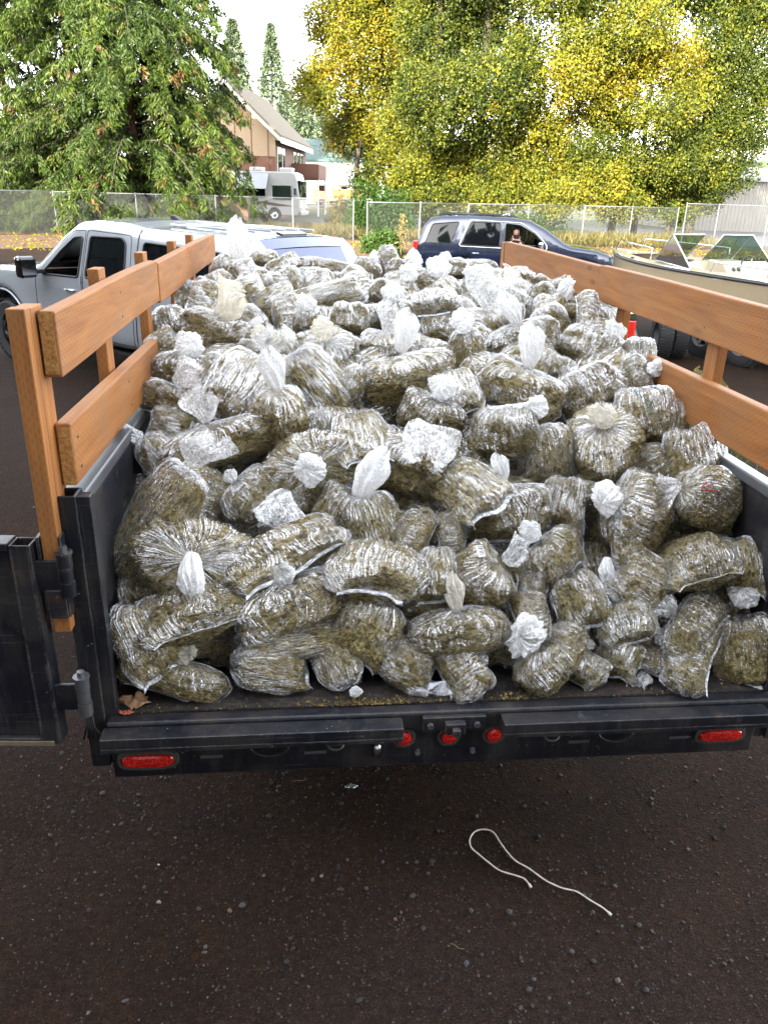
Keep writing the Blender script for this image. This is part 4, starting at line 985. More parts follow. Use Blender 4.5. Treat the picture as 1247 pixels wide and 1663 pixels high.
def mirror(root, x, z, yp, mat, s, sc_=1.0):
    y = yp(x, z)*s; mr = empty('wing_mirror', loc=(x, y, z)); mr.parent = root
    m = MB(); m.box(-.02, .06, min(0, s*.12), max(0, s*.12), .02, .07); m.build('mirror_arm', M['plastic'], mr, bevel=.01)
    m = MB(); m.box(-.03, .11*sc_, min(s*.10, s*.34*sc_), max(s*.10, s*.34*sc_), -.03, .23*sc_); m.build('mirror_housing', mat, mr, bevel=.045)
    m = MB(); m.box(-.034, -.031, min(s*.13, s*.31*sc_), max(s*.13, s*.31*sc_), .01, .19*sc_); m.build('mirror_glass', M['chrome'], mr)

# ---- silver crew cab pickup with a canopy
def pickup():
    r = empty('pickup_truck', 'silver white crew cab pickup with a matching canopy, parked beyond the left side boards', 'truck')
    ol = [(.02, .62), (.0, .80), (.03, 1.24), (.10, 1.30), (.30, 1.72), (.42, 1.81), (1.2, 1.845), (2.0, 1.86), (2.35, 1.90), (2.9, 1.91), (3.25, 1.88), (3.55, 1.71), (4.02, 1.36), (4.25, 1.30), (5.0, 1.27), (5.55, 1.20), (5.74, 1.10), (5.82, .85), (5.84, .62), (5.75, .50), (5.46, .48)]
    ol += arch(4.90, .44, .54, 8, 172)+[(4.30, .50), (3.0, .48), (1.86, .50)]+arch(1.27, .44, .53, 8, 172)+[(.65, .58)]
    win_c = rpoly([(.42, 1.32), (.62, 1.68), (1.92, 1.72), (1.92, 1.32)], .06)
    win_r = rpoly([(2.20, 1.29), (2.24, 1.69), (2.32, 1.745), (2.93, 1.735), (2.96, 1.27)], .05)
    win_f = rpoly([(3.10, 1.265), (3.08, 1.72), (3.25, 1.71), (3.50, 1.55), (3.86, 1.27), (3.86, 1.25)], .04)
    def hw(x, z):
        w_ = .985
        if z > 1.24: w_ -= (z-1.24)*.27
        if z < .75: w_ -= (.75-z)*.10
        if x > 5.3: w_ -= (x-5.3)**1.6*.28
        for cx in (4.90, 1.27):
            d = math.hypot(x-cx, z-.44); w_ += .035*math.exp(-((d-.60)/.11)**2) if z < 1.1 else 0
        if .66 < z < 1.08: w_ -= .012*math.sin((z-.66)/.42*PI)
        return w_
    yp = shell(r, ol, hw, {'canopy_window': (win_c, M['glass_dark'], .012), 'rear_door_window': (win_r, (M['glass_dark'], M['glass_dark']), .015), 'front_door_window': (win_f, (None, None), 0)}, M['silver'], rr=.11,
               strips=[('rear_canopy_window', .11, 1.31, .405, 1.80, M['glass_blue']), ('windscreen', 3.27, 1.37, 4.01, 1.88, M['glass_clear'])],
               seams=[rpoly([(2.10, .56), (2.08, 1.22), (2.16, 1.78), (3.0, 1.80), (3.02, .56)], .05), rpoly([(3.05, .56), (3.03, 1.80), (3.3, 1.78), (3.62, 1.60), (4.02, 1.30), (4.10, .9), (4.06, .56)], .05), rpoly([(2.03, .6), (2.02, 1.84), (2.03, 1.84), (2.04, .6)], .01)])
    for q, nm in ((win_c, 'window_seal'), (win_r, 'window_seal'), (win_f, 'window_seal')): outline_strip(r, nm, q, yp, M['plastic'], .012)
    m = MB(); m.box(3.28, 3.30, .55, .56, 1.2, 1.25); interior(r, (2.45, 3.15), .42, .72, dash_x=3.62, floor=(2.0, 4.0))
    for s in (1, -1):
        for x in (4.90, 1.27): wheel(r, x, s*.83, .42, .28, .245, M['gloss_black'], 6)
        m = MB()
        for cx in (4.90, 1.27): m.tube([(cx+.535*math.cos(R(a)), s*(.985), .44+.535*math.sin(R(a))) for a in range(6, 175, 12)], .018, 6)
        m.build('arch_lip', M['silver'], r, True)
    m = MB(); [m.box(x0, x1, -.80, .80, .35, .95) for x0, x1 in ((4.35, 5.46), (.73, 1.82))]; m.build('wheel_well', M['black'], r)
    handle(r, 2.30, 1.10, yp); handle(r, 3.28, 1.10, yp)
    for s in (1, -1): mirror(r, 3.80, 1.24, yp, M['gloss_black'], s)
    # fuel flap, roof ribs, antenna fin, canopy brake light, tail lamps, bumper
    m = MB(); y = yp(1.75, 1.0)+.004; m.tube([(1.75+.09*math.cos(2*PI*i/20), y, 1.0+.09*math.sin(2*PI*i/20)) for i in range(20)], .004, 5, True); m.build('fuel_flap_line', M['black'], r)
    for k in (-.45, -.22, 0, .22, .45): m = MB(); m.tube([(.6, k, 1.862+.03*(1-k*k)), (1.95, k, 1.882+.028*(1-k*k))], .012, 6); m.build('roof_rib', M['silver'], r, True)
    m = MB(); m.prism([(2.3, 1.92), (2.42, 1.98), (2.48, 1.985), (2.5, 1.92)], -.03, .03); m.build('antenna_fin', M['plastic'], r, bevel=.01)
    m = MB(); T = Matrix.Translation((.50, 0, 1.868)) @ Matrix.Rotation(R(-12), 4, 'Y'); m.box(-.05, .05, -.19, .19, -.02, .012, T); m.build('canopy_brake_lamp', pbr('smoked_lens', (.03, .03, .04), .2, coat=1), r, bevel=.006)
    m = MB(); T = Matrix.Translation((.2, 0, 1.50)); m.tube([(.11, y_, 1.33+.0*0) for y_ in (-.8, .8)], .01, 6); m.build('window_edge', M['plastic'], r)
    for s in (1, -1): m = MB(); m.box(-.015, .10, s*.90-.07, s*.90+.07, .88, 1.22); m.build('tail_lamp', M['lens'], r, bevel=.03)
    m = MB(); m.box(-.10, .08, -.95, .95, .52, .70); m.build('rear_bumper', M['chrome'], r, bevel=.03)
    m = MB(); m.box(5.76, 5.93, -.97, .97, .50, .74); m.build('front_bumper', M['chrome'], r, bevel=.04)
    for s in (1, -1): m = MB(); m.box(5.60, 5.80, s*.86-.10, s*.86+.10, .86, 1.08); m.build('headlight', M['glass_clear'], r, bevel=.03)
    return r
M['glass_blue'] = pbr('blue_tinted_glass', (.018, .040, .13), .06, coat=1.0)
PK = pickup(); PK.location = (-.86, 5.78, 0); h_ = Vector((-.735, .68)); PK.rotation_euler = (0, 0, math.atan2(h_.y, h_.x))
# origin is on the centre line of the tail: shift from the near rear corner
PK.location = Vector((-.86, 5.78, 0))+Vector((.68, .735, 0)).normalized()*.99; PK.scale = (1, 1, 1.0); PK.location.z = .03

# ---- dark blue SUV with somebody inside
def suv():
    r = empty('suv', 'dark navy SUV parked by the fence, its front side window open', 'car')
    ol = [(.02, .48), (-.02, .60), (.03, .78), (.05, 1.06), (.09, 1.20), (.26, 1.66), (.40, 1.80), (.7, 1.86), (1.5, 1.885), (2.4, 1.87), (2.95, 1.81), (3.35, 1.62), (3.88, 1.28), (4.05, 1.21), (4.7, 1.14), (5.05, 1.04), (5.16, .88), (5.19, .60), (5.10, .36), (4.76, .34)]
    ol += arch(4.28, .40, .46, 8, 172)+[(3.78, .36), (2.6, .34), (1.82, .36)]+arch(1.30, .40, .46, 8, 172)+[(.78, .44)]
    wq = rpoly([(.30, 1.20), (.47, 1.66), (1.16, 1.73), (.98, 1.20)], .06)
    wr = rpoly([(1.24, 1.18), (1.46, 1.74), (2.22, 1.73), (2.22, 1.16)], .06)
    wf = rpoly([(2.34, 1.155), (2.34, 1.725), (2.72, 1.69), (3.10, 1.49), (3.36, 1.25), (3.36, 1.15)], .05)
    def hw(x, z):
        w_ = 1.0
        if z > 1.15: w_ -= (z-1.15)*.24
        if z < .7: w_ -= (.7-z)*.12
        if x > 4.6: w_ -= (x-4.6)**1.7*.35
        if x < .3: w_ -= (.3-x)**1.5*.3
        if .7 < z < 1.1: w_ += .012*math.sin((z-.7)/.4*PI)
        return w_
    yp = shell(r, ol, hw, {'quarter_window': (wq, M['glass_dark'], .01), 'rear_door_window': (wr, M['glass_dark'], .01), 'front_door_window': (wf, (M['glass_dark'], None), .01)}, M['navy'], rr=.11,
               strips=[('rear_window', .09, 1.22, .36, 1.75, M['glass_dark']), ('windscreen', 3.0, 1.30, 3.85, 1.80, M['glass_clear'])],
               seams=[rpoly([(1.72, .42), (1.30, 1.0), (1.20, 1.12), (1.40, 1.78), (2.26, 1.78), (2.28, .42)], .05), rpoly([(2.30, .42), (2.30, 1.78), (2.76, 1.74), (3.16, 1.50), (3.50, 1.14), (3.56, .8), (3.54, .42)], .05)])
    outline_strip(r, 'window_chrome', rpoly([(1.18, 1.14), (1.42, 1.78), (2.74, 1.745), (3.15, 1.50), (3.42, 1.22), (3.42, 1.11)], .06), yp, M['chrome'], .014)
    for q in (wq, wr, wf): outline_strip(r, 'window_seal', q, yp, M['plastic'], .010)
    m = MB()
    for s in (1, -1): m.box(1.50, 1.53, s*.93-.01, s*.93+.01, 1.2, 1.7)
    interior(r, (1.55, 2.55), .42, .62, dash_x=3.05, floor=(1.2, 3.6))
    for s in (1, -1):
        for x in (4.28, 1.30): wheel(r, x, s*.85, .39, .27, .26, M['alu'], 6)
        m = MB(); m.box(.02, .16, s*.93-.05, s*.93+.045, .96, 1.24) if False else m.box(-.012, .13, min(s*.80, s*.955), max(s*.80, s*.955), .80, 1.24); m.build('tail_lamp', M['lens'], r, bevel=.03)
        mirror(r, 3.22, 1.12, yp, M['chrome'] if s < 0 else M['navy'], s, .85)
        m = MB(); m.box(4.96, 5.14, min(s*.62, s*.93), max(s*.62, s*.93), .84, 1.0); m.build('headlight', M['glass_clear'], r, bevel=.02)
        m = MB(); m.tube([(.6, s*.70, 1.90), (1.6, s*.70, 1.925), (2.6, s*.70, 1.885)], .016, 6); m.build('roof_rail', M['plastic'], r, True)
    m = MB(); [m.box(x0, x1, -.80, .80, .30, .88) for x0, x1 in ((3.84, 4.72), (.86, 1.74))]; m.build('wheel_well', M['black'], r)
    handle(r, 1.62, .98, yp); handle(r, 2.52, .98, yp)
    m = MB(); m.box(5.10, 5.21, -.62, .62, .62, .98); m.build('grille', M['black'], r, bevel=.02)
    g = MB(); [g.box(5.205, 5.225, -.6, .6, z, z+.022) for z in (.64, .72, .80, .88, .955)]; g.build('grille_bar', M['chrome'], r)
    m = MB(); m.box(5.08, 5.24, -.92, .92, .40, .60); m.build('front_bumper', M['navy'], r, bevel=.04)
    m = MB(); m.box(-.06, .10, -.92, .92, .42, .62); m.build('rear_bumper', M['navy'], r, bevel=.04)
    m = MB(); m.prism([(2.2, 1.89), (2.36, 1.945), (2.42, 1.945), (2.44, 1.885)], -.02, .02); m.build('antenna_fin', M['chrome'], r, bevel=.006)
    m = MB(); m.tube([(3.72, -.5, 1.385), (3.60, 0, 1.50)], .010, 5); m.tube([(3.78, .1, 1.36), (3.66, .55, 1.43)], .010, 5); m.build('wiper', M['plastic'], r)
    return r
SU = suv(); SU.location = (2.62, 20.0, 0); ang = R(-13)
SU.rotation_euler = (0, 0, ang)

# ---- person sitting in the SUV, photographing
M['skin'] = pbr('skin', (.50, .27, .19), .5, var=.1, vscale=30)
M['hair'] = pbr('dark_hair', (.03, .018, .012), .6)
M['shirt'] = pbr('dark_shirt', (.02, .022, .03), .85)
def skinned(name, pts, edges, mat, parent, sub=2, loc=None):
    me = bpy.data.meshes.new(name); me.from_pydata([p[:3] for p in pts], edges, []); o = bpy.data.objects.new(name, me); COL.objects.link(o); me.materials.append(mat)
    if parent: o.parent = parent
    sk = o.modifiers.new('skin', 'SKIN'); sk.use_smooth_shade = True
    for i, p in enumerate(pts):
        d = me.skin_vertices[0].data[i]; rr_ = p[3]; d.radius = (rr_, p[4] if len(p) > 4 else rr_); d.use_root = (i == 0)
    s = o.modifiers.new('subsurf', 'SUBSURF'); s.levels = sub; s.render_levels = sub
    return o
def person():
    # local frame: x forward (car's nose), y left, z up; sits with the torso turned to the open window (y negative side)
    P = empty('person', 'person at the open SUV window, both hands holding a phone to the face', 'person')
    pts = [(0, .0, .05, .17, .13), (0, -.01, .22, .165, .12), (.01, -.03, .40, .185, .115), (.015, -.05, .50, .12, .09), (.02, -.06, .57, .058), (.025, -.08, .63, .062),
           (.20, -.06, .47, .065), (.27, -.16, .26, .05), (.14, -.30, .50, .036), (-.17, -.06, .47, .065), (-.24, -.17, .26, .05), (-.07, -.31, .52, .036),
           (.12, -.02, .02, .10), (.38, .0, .02, .085), (.42, .0, -.35, .055), (-.12, -.02, .02, .10)]
    ed = [(0, 1), (1, 2), (2, 3), (3, 4), (4, 5), (3, 6), (6, 7), (7, 8), (3, 9), (9, 10), (10, 11), (0, 12), (12, 13), (13, 14), (0, 15)]
    body = skinned('body', pts, ed, M['skin'], P)
    m = bpy.data.meshes.new('head'); bm = bmesh.new(); bmesh.ops.create_icosphere(bm, subdivisions=4, radius=.105)
    for v in bm.verts:
        x, y, z = v.co; k = v.co.copy(); v.co.x *= .80; v.co.z *= 1.18
        if z < 0: v.co.x *= 1-.30*(-z/.105)**1.5; v.co.y *= 1-.08*(-z/.105)
        f = -y/.105      # face looks to -y
        if f > .5:
            v.co.y -= .022*math.exp(-((x/.018)**2+((z+.008)/.028)**2))                      # nose
            v.co.y += .012*math.exp(-(((abs(x)-.034)/.018)**2+((z-.018)/.014)**2))           # eye sockets
            v.co.y -= .006*math.exp(-((x/.03)**2+((z+.052)/.010)**2))                        # lips
            v.co.y -= .008*math.exp(-((x/.028)**2+((z+.088)/.016)**2))                       # chin
    bm.to_mesh(m); bm.free(); m.polygons.foreach_set('use_smooth', [True]*len(m.polygons)); hd = obj('head', m, M['skin'], P, loc=(.03, -.12, .735)); hd.rotation_euler = (R(8), 0, R(8))
    for sx in (-1, 1):
        q = MB(); q.lathe([(0, -.010), (.014, -.006), (.018, .004), (.010, .012), (0, .012)], axis='X', n=12); q.v = [(a+sx*.083, b+.01, c*1.5) for a, b, c in q.v]; q.build('ear', M['skin'], hd, True)
        q = MB(); q.lathe([(0, -.008), (.008, -.006), (.0105, 0), (.008, .006), (0, .008)], axis='Y', n=12); q.v = [(a+sx*.034, b-.088, c+.018) for a, b, c in q.v]; q.build('eye', M['hair'], hd, True)
    m = bpy.data.meshes.new('hair'); bm = bmesh.new(); bmesh.ops.create_icosphere(bm, subdivisions=4, radius=.112)
    dl = []
    for v in bm.verts:
        x, y, z = v.co; v.co.x *= .84; v.co.z *= 1.17
        if (y < -.03 and z < .055) or z < -.07: dl.append(v)
        else: v.co *= 1+.03*vnoise(np.array([[x*60, y*60, z*60]]))[0]
    bmesh.ops.delete(bm, geom=dl, context='VERTS'); bm.to_mesh(m); bm.free(); m.polygons.foreach_set('use_smooth', [True]*len(m.polygons)); obj('hair', m, M['hair'], hd)
    sh = [(0, .0, .05, .18, .14), (0, -.01, .22, .175, .13), (.01, -.03, .40, .20, .125), (.015, -.045, .50, .13, .098), (.205, -.06, .46, .075), (.245, -.12, .34, .068), (-.175, -.06, .46, .075), (-.215, -.125, .34, .068)]
    skinned('shirt', sh, [(0, 1), (1, 2), (2, 3), (3, 4), (4, 5), (3, 6), (6, 7)], M['shirt'], P)
    for sx, wp in ((1, (.14, -.30, .50)), (-1, (-.07, -.31, .52))):
        px_, py_, pz_ = wp; hp = [(px_, py_, pz_, .026, .02), (px_-.02*sx, py_-.005, pz_+.05, .036, .018), (px_-.03*sx, py_-.01, pz_+.10, .036, .016)]; he = [(0, 1), (1, 2)]
        for k in range(4):
            b = len(hp); ox = (-.03+.02*k); x0 = px_-.03*sx+ox; ln = (.9, 1.0, .95, .78)[k]
            hp += [(x0, py_-.012, pz_+.115, .0095), (x0-.018*sx, py_-.035, pz_+.115+.022*ln, .0088), (x0-.042*sx, py_-.030, pz_+.115+.028*ln, .008)]; he += [(2, b), (b, b+1), (b+1, b+2)]
        b = len(hp); hp += [(px_-.045*sx, py_-.02, pz_+.055, .011), (px_-.070*sx, py_-.032, pz_+.085, .0095)]; he += [(1, b), (b, b+1)]
        skinned('hand', hp, he, M['skin'], P, 1)
    ph = MB(); ph.box(-.045, .115, -.372, -.364, .60, .68); phone = ph.build('phone', M['gloss_black'], P, bevel=.006)
    c = MB(); c.cyl((.09, -.373, .655), (.09, -.376, .655), .008); c.build('camera_lens', M['glass_dark'], phone)
    return P
PE = person(); 
PE.matrix_world = SU.matrix_basis @ Matrix.Translation((2.60, -.48, .78))
PE.scale = (1, 1, 1)

# ---- old low car behind the right boards
def sedan():
    r = empty('old_sedan', 'old brown car with chrome trim and upright red tail lamp beyond the right boards', 'car')
    ol = [(.0, .42), (-.02, .60), (.0, .93), (.10, 1.00), (.9, 1.02), (1.35, 1.03), (1.75, 1.30), (2.0, 1.36), (2.9, 1.38), (3.2, 1.33), (3.72, 1.0), (4.2, .98), (5.2, .92), (5.35, .78), (5.36, .45), (5.0, .34), (4.86, .33)]
    ol += arch(4.45, .34, .38, 8, 172)+[(4.0, .30), (1.6, .30)]+arch(1.15, .34, .38, 8, 172)+[(.7, .36)]
    w1 = rpoly([(1.55, 1.04), (1.85, 1.28), (2.40, 1.31), (2.40, 1.02)], .04); w2 = rpoly([(2.48, 1.02), (2.48, 1.31), (3.12, 1.29), (3.48, 1.03)], .04)
    def hw(x, z):
        w_ = .96
        if z > .98: w_ -= (z-.98)*.42
        if z < .6: w_ -= (.6-z)*.18
        if x > 4.8: w_ -= (x-4.8)**1.5*.25
        return w_
    yp = shell(r, ol, hw, {'rear_window_side': (w1, M['glass_blue'], .01), 'front_window_side': (w2, M['glass_blue'], .01)}, M['oldpaint'], rr=.09,
               strips=[('rear_window', 1.37, 1.04, 1.74, 1.31, M['glass_blue']), ('windscreen', 3.22, 1.01, 3.70, 1.34, M['glass_blue'])], seams=[rpoly([(2.44, .38), (2.44, 1.0), (3.65, .99), (3.65, .38)], .04)])
    for q in (w1, w2): outline_strip(r, 'window_chrome', q, yp, M['chrome'], .014)
    for s in (1, -1):
        for z, rr_ in ((.975, .012), (.62, .016), (.40, .014)):
            m = MB(); m.tube([(x, s*(yp(x, z)+.004), z) for x in np.linspace(.12, 5.1, 30)], rr_, 6); m.build('chrome_strip', M['chrome'], r, True)
        l = empty('tail_lamp', loc=(-.03, s*.90, .72)); l.parent = r
        m = MB(); m.box(-.04, .09, -.055, .10 if s > 0 else .055, -.16, .10) if s > 0 else m.box(-.04, .09, -.10, .055, -.16, .10); m.build('lamp_lens', M['lens'], l, bevel=.02)
        m = MB(); m.box(-.05, .13, -.11, .11, .105, .22); m.box(-.035, .09, -.11, .11, -.21, -.165); m.build('lamp_bezel', M['chrome'], l, bevel=.015)
        for x in (4.45, 1.15): wheel(r, x, s*.80, .33, .2, .2, M['chrome'], 10)
    m = MB(); m.box(-.16, -.02, -.95, .95, .40, .54); m.build('rear_bumper', M['chrome'], r, bevel=.04)
    m = MB(); m.box(5.36, 5.50, -.93, .93, .38, .52); m.build('front_bumper', M['chrome'], r, bevel=.04)
    return r
SD = sedan(); SD.rotation_euler = (0, 0, math.atan2(.34, -.94)); SD.location = (4.50, 9.62, -.0); SD.scale = (1, 1, .93)
# ---------------------------------------------------------------- motor boat on its trailer
M['cream_gel'] = pbr('cream_gelcoat', (.42, .37, .27), .3, coat=.5, var=.12, vscale=2)
M['tan_gel'] = pbr('gold_tan_metalflake', (.34, .27, .17), .35, .0, coat=.8, var=.15, vscale=3)
M['white_vinyl'] = pbr('white_vinyl', (.52, .50, .47), .55, var=.1)
M['green_glass'] = glass_mat('green_tinted_screen', (.28, .42, .36), .30)
M['brownwood'] = pbr('brown_panel', (.16, .07, .03), .6, var=.4)
M['blue_steel'] = pbr('faded_blue_steel', (.05, .08, .13), .5, var=.3)
def boat():
    r = empty('motor_boat', 'tan and cream open motor boat with green tinted two part windscreen, steering wheel showing', 'boat')
    # local: x to the bow, y to port, z up from the keel; length 5.6 m
    X = np.linspace(0, 5.6, 29)
    def half(x): t = x/5.6; return 1.08*(1-max(0, (t-.45)/.55)**2.6)+.02
    def gz(x): return .98+.16*(x/5.6)**2
    def kz(x): t = x/5.6; return .0+.62*max(0, (t-.6)/.4)**2.2
    prof = lambda x: [(0, kz(x)), (half(x)*.5, kz(x)+.17), (half(x)*.88, kz(x)+.36), (half(x)*.97, max(kz(x)+.4, .66)), (half(x), gz(x)-.10), (half(x)+.012, gz(x)-.02)]
    low, up = MB(), MB(); n = 6
    for s in (1, -1):
        for a, b in zip(X, X[1:]):
            pa, pb = prof(a), prof(b)
            for k in range(5):
                m = low if k < 3 else up
                m.add([(a, s*pa[k][0], pa[k][1]), (b, s*pb[k][0], pb[k][1]), (b, s*pb[k+1][0], pb[k+1][1]), (a, s*pa[k+1][0], pa[k+1][1])], [(0, 1, 2, 3) if s > 0 else (3, 2, 1, 0)])
    def weld(o):
        bm = bmesh.new(); bm.from_mesh(o.data); bmesh.ops.remove_doubles(bm, verts=bm.verts, dist=1e-4); bmesh.ops.recalc_face_normals(bm, faces=bm.faces); bm.to_mesh(o.data); bm.free(); o.data.set_sharp_from_angle(angle=R(30)); return o
    weld(low.build('hull', M['cream_gel'], r, True)); weld(up.build('hull_band', M['tan_gel'], r, True))
    m = MB(); m.add([(0, 0, kz(0)), (0, 1.0, .4), (0, 1.09, .96), (0, -1.09, .96), (0, -1.0, .4)], [(0, 1, 2, 3, 4)]); m.build('transom', M['cream_gel'], r)
    # gunwale strip and rub rail
    for s in (1, -1):
        g = MB()
        for a, b in zip(X, X[1:]):
            wa, wb = min(.26, half(a)*.9), min(.26, half(b)*.9)
            g.add([(a, s*half(a), gz(a)), (b, s*half(b), gz(b)), (b, s*(half(b)-wb), gz(b)+.02), (a, s*(half(a)-wa), gz(a)+.02)], [(0, 1, 2, 3)])
            g.add([(a, s*(half(a)-wa), gz(a)+.02), (b, s*(half(b)-wb), gz(b)+.02), (b, s*(half(b)-wb), .42), (a, s*(half(a)-wa), .42)], [(0, 1, 2, 3)])
        weld(g.build('gunwale', M['tan_gel'] if s > 0 else M['cream_gel'], r, True))
        t = MB(); t.tube([(x, s*(half(x)+.015), gz(x)-.03) for x in X], .02, 6); t.build('rub_rail', M['plastic'], r, True)
    m = MB(); m.box(.02, 4.9, -.80, .80, .40, .43); m.build('cockpit_floor', M['brownwood'], r)
    # bow seats and fore deck
    for s in (1, -1): m = MB(); m.box(3.45, 4.75, min(s*.28, s*.74), max(s*.28, s*.74), .43, .74); m.build('bow_seat', M['white_vinyl'], r, bevel=.05)
    m = MB(); m.add([(4.75, -.66, 1.10), (5.58, 0, 1.15), (4.75, .66, 1.10)], [(0, 1, 2)]); m.build('fore_deck', M['tan_gel'], r)
    # two consoles with windscreens; gangway between
    for s in (1, -1):
        c = empty('console', loc=(3.05, s*.56, .43)); c.parent = r
        m = MB(); m.prism([(-.16, 0), (-.22, .42), (-.02, .66), (.34, .68), (.42, 0)], -.30, .30); m.build('console_body', M['cream_gel'], c, bevel=.03)
        if s < 0:
            for k in range(4): q = MB(); a = Matrix.Translation((-.135, -.22+.12*k, .545)) @ Matrix.Rotation(R(-50), 4, 'Y'); q.lathe([(.0, .006), (.034, .006), (.040, .0), (.040, -.01)], n=18); q.v = [tuple(a @ Vector(v)) for v in q.v]; q.build('gauge', M['gloss_black'], c, True)
            for k in range(3): q = MB(); a = Matrix.Translation((-.21, -.18+.16*k, .43)) @ Matrix.Rotation(R(-80), 4, 'Y'); q.lathe([(.0, .006), (.028, .006), (.032, .0), (.032, -.01)], n=16); q.v = [tuple(a @ Vector(v)) for v in q.v]; q.build('gauge', M['gloss_black'], c, True)
            w_ = empty('steering_wheel', loc=(-.34, 0.02, .60)); w_.parent = c; w_.rotation_euler = (0, R(-72), 0)
            q = MB(); q.tube([(.185*math.cos(2*PI*i/28), .185*math.sin(2*PI*i/28), 0) for i in range(28)], .013, 8, True); q.build('wheel_ring', M['plastic'], w_, True)
            q = MB(); q.cyl((0, 0, -.10), (0, 0, .02), .035); [q.tube([(0, 0, 0), (.185*math.cos(a), .185*math.sin(a), 0)], .011, 6) for a in (R(90), R(210), R(330))]; q.build('wheel_spokes', M['alu'], w_, True)
        else:
            q = MB(); q.box(-.225, -.21, -.20, .16, .12, .34); q.build('glove_opening', M['black'], c)
            q = MB(); q.box(.0, .26, -.16, .16, .672, .70); q.build('speaker_pod', M['plastic'], c, bevel=.02)
        # windscreen: front pane leaning back plus a triangular side pane
        a0, a1 = Vector((.42, -.34*1, .66)), Vector((.42, .34, .66)); b0, b1 = Vector((.04, -.34, 1.10)), Vector((.04, .36, 1.10))
        if s < 0: a0, a1, b0, b1 = [Vector((v.x, -v.y, v.z)) for v in (a0, a1, b0, b1)]
        q = MB(); q.add([a0, a1, b1, b0], [(0, 1, 2, 3)]); q.build('windscreen_pane', M['green_glass'], c)
        q = MB(); q.tube([a0, a1, b1, b0], .015, 6, True); q.build('windscreen_frame', M['alu'], c, True)
        side = [a1, Vector((-.52, a1.y+.06*s, .585)), b1]
        q = MB(); q.add(side, [(0, 1, 2)]); q.build('side_pane', M['green_glass'], c); q = MB(); q.tube(side, .016, 6, True); q.build('side_frame', M['alu'], c, True)
    # rails: two at the bow, grab rails by the cockpit
    for s in (1, -1):
        q = MB(); xs = np.linspace(3.55, 5.1, 10); pts = [(xs[0], s*(half(xs[0])-.12), gz(xs[0])+.02)]+[(x, s*(half(x)-.12), gz(x)+.24) for x in xs[0:]]+[(xs[-1]+.1, s*(half(xs[-1])-.10), gz(xs[-1])+.03)]
        q.tube(pts, .013, 8); q.build('bow_rail', M['chrome'], r, True)
        q = MB(); xs = np.linspace(.35, 2.0, 9); pts = [(xs[0], s*(half(xs[0])-.10), gz(xs[0])+.02)]+[(x, s*(half(x)-.10), gz(x)+.17) for x in xs]+[(xs[-1]+.08, s*(half(xs[-1])-.10), gz(xs[-1])+.02)]
        q.tube(pts, .014, 8); q.build('grab_rail', M['chrome'], r, True)
    for s in (1, -1):
        st = empty('seat', loc=(1.95, s*.52, .43)); st.parent = r
        q = MB(); q.box(-.3, .3, -.26, .26, 0, .34); q.build('seat_base', M['white_vinyl'], st, bevel=.06); q = MB(); q.box(-.36, -.22, -.26, .26, .30, .78); q.build('seat_back', M['white_vinyl'], st, bevel=.07)
    q = MB(); q.box(.1, .75, -.45, .45, .43, .98); q.build('engine_cover', M['white_vinyl'], r, bevel=.08)
    q = MB(); q.lathe([(0, 1.118), (.03, 1.115), (.04, 1.09)], n=16); q.v = [(a+4.1, b+.84, c-.02) for a, b, c in q.v]; q.build('navigation_lamp', M['plastic'], r, True)
    return r
BO = boat(); bdir = Vector((-.32, .95, 0)).normalized()
BO.rotation_euler = (0, 0, math.atan2(bdir.y, bdir.x)); BO.location = Vector((7.60, 8.55, .30))
def boat_trailer():
    r = empty('boat_trailer', 'dark boat trailer with knobbly tyres and a blue upright, under the tan motor boat', 'trailer')
    for s in (1, -1):
        q = MB(); q.box(-.3, 5.2, s*.80-.04, s*.80+.04, .40, .50); q.build('frame_rail', M['black'], r, bevel=.006)
        for x in (1.15, 1.95):
            wheel(r, x, s*1.0, .35, .22, .19, M['galv'], 5)
        q = MB(); q.tube([(x, s*.45, .53) for x in np.linspace(.0, 4.0, 6)], .045, 6); q.build('bunk', M['brownwood'], r)
        q = MB(); q.box(1.60, 1.67, s*1.20-.035, s*1.20+.035, .30, 1.0); q.build('guide_post', M['blue_steel'], r, bevel=.005)
        q = MB(); q.box(.62, .74, s*1.15-.10, s*1.15+.10, .36, .52); q.build('tail_lamp', M['lens'], r, bevel=.02)
    for x in (-.25, 1.2, 2.2, 3.6): q = MB(); q.box(x, x+.08, -.80, .80, .40, .47); q.build('cross_member', M['black'], r, bevel=.005)
    q = MB(); q.box(5.1, 6.4, -.05, .05, .40, .49); q.build('drawbar', M['black'], r)
    return r
BT = boat_trailer(); BT.rotation_euler = BO.rotation_euler; BT.location = Vector((7.60, 8.55, 0))

def loose_tyre(x, y, label):
    r = empty('loose_tyre', label, 'tyre', 'two knobbly tyres beside the old car', loc=(x, y, 0)); wl = wheel(r, 0, 0, .36, .21, .2, M['galv'], 5); r.rotation_euler = (0, 0, R(78))
loose_tyre(5.22, 9.9, 'knobbly black tyre standing nearer the old car tail lamp'); loose_tyre(5.52, 10.0, 'knobbly black tyre standing on the boat side of its twin')
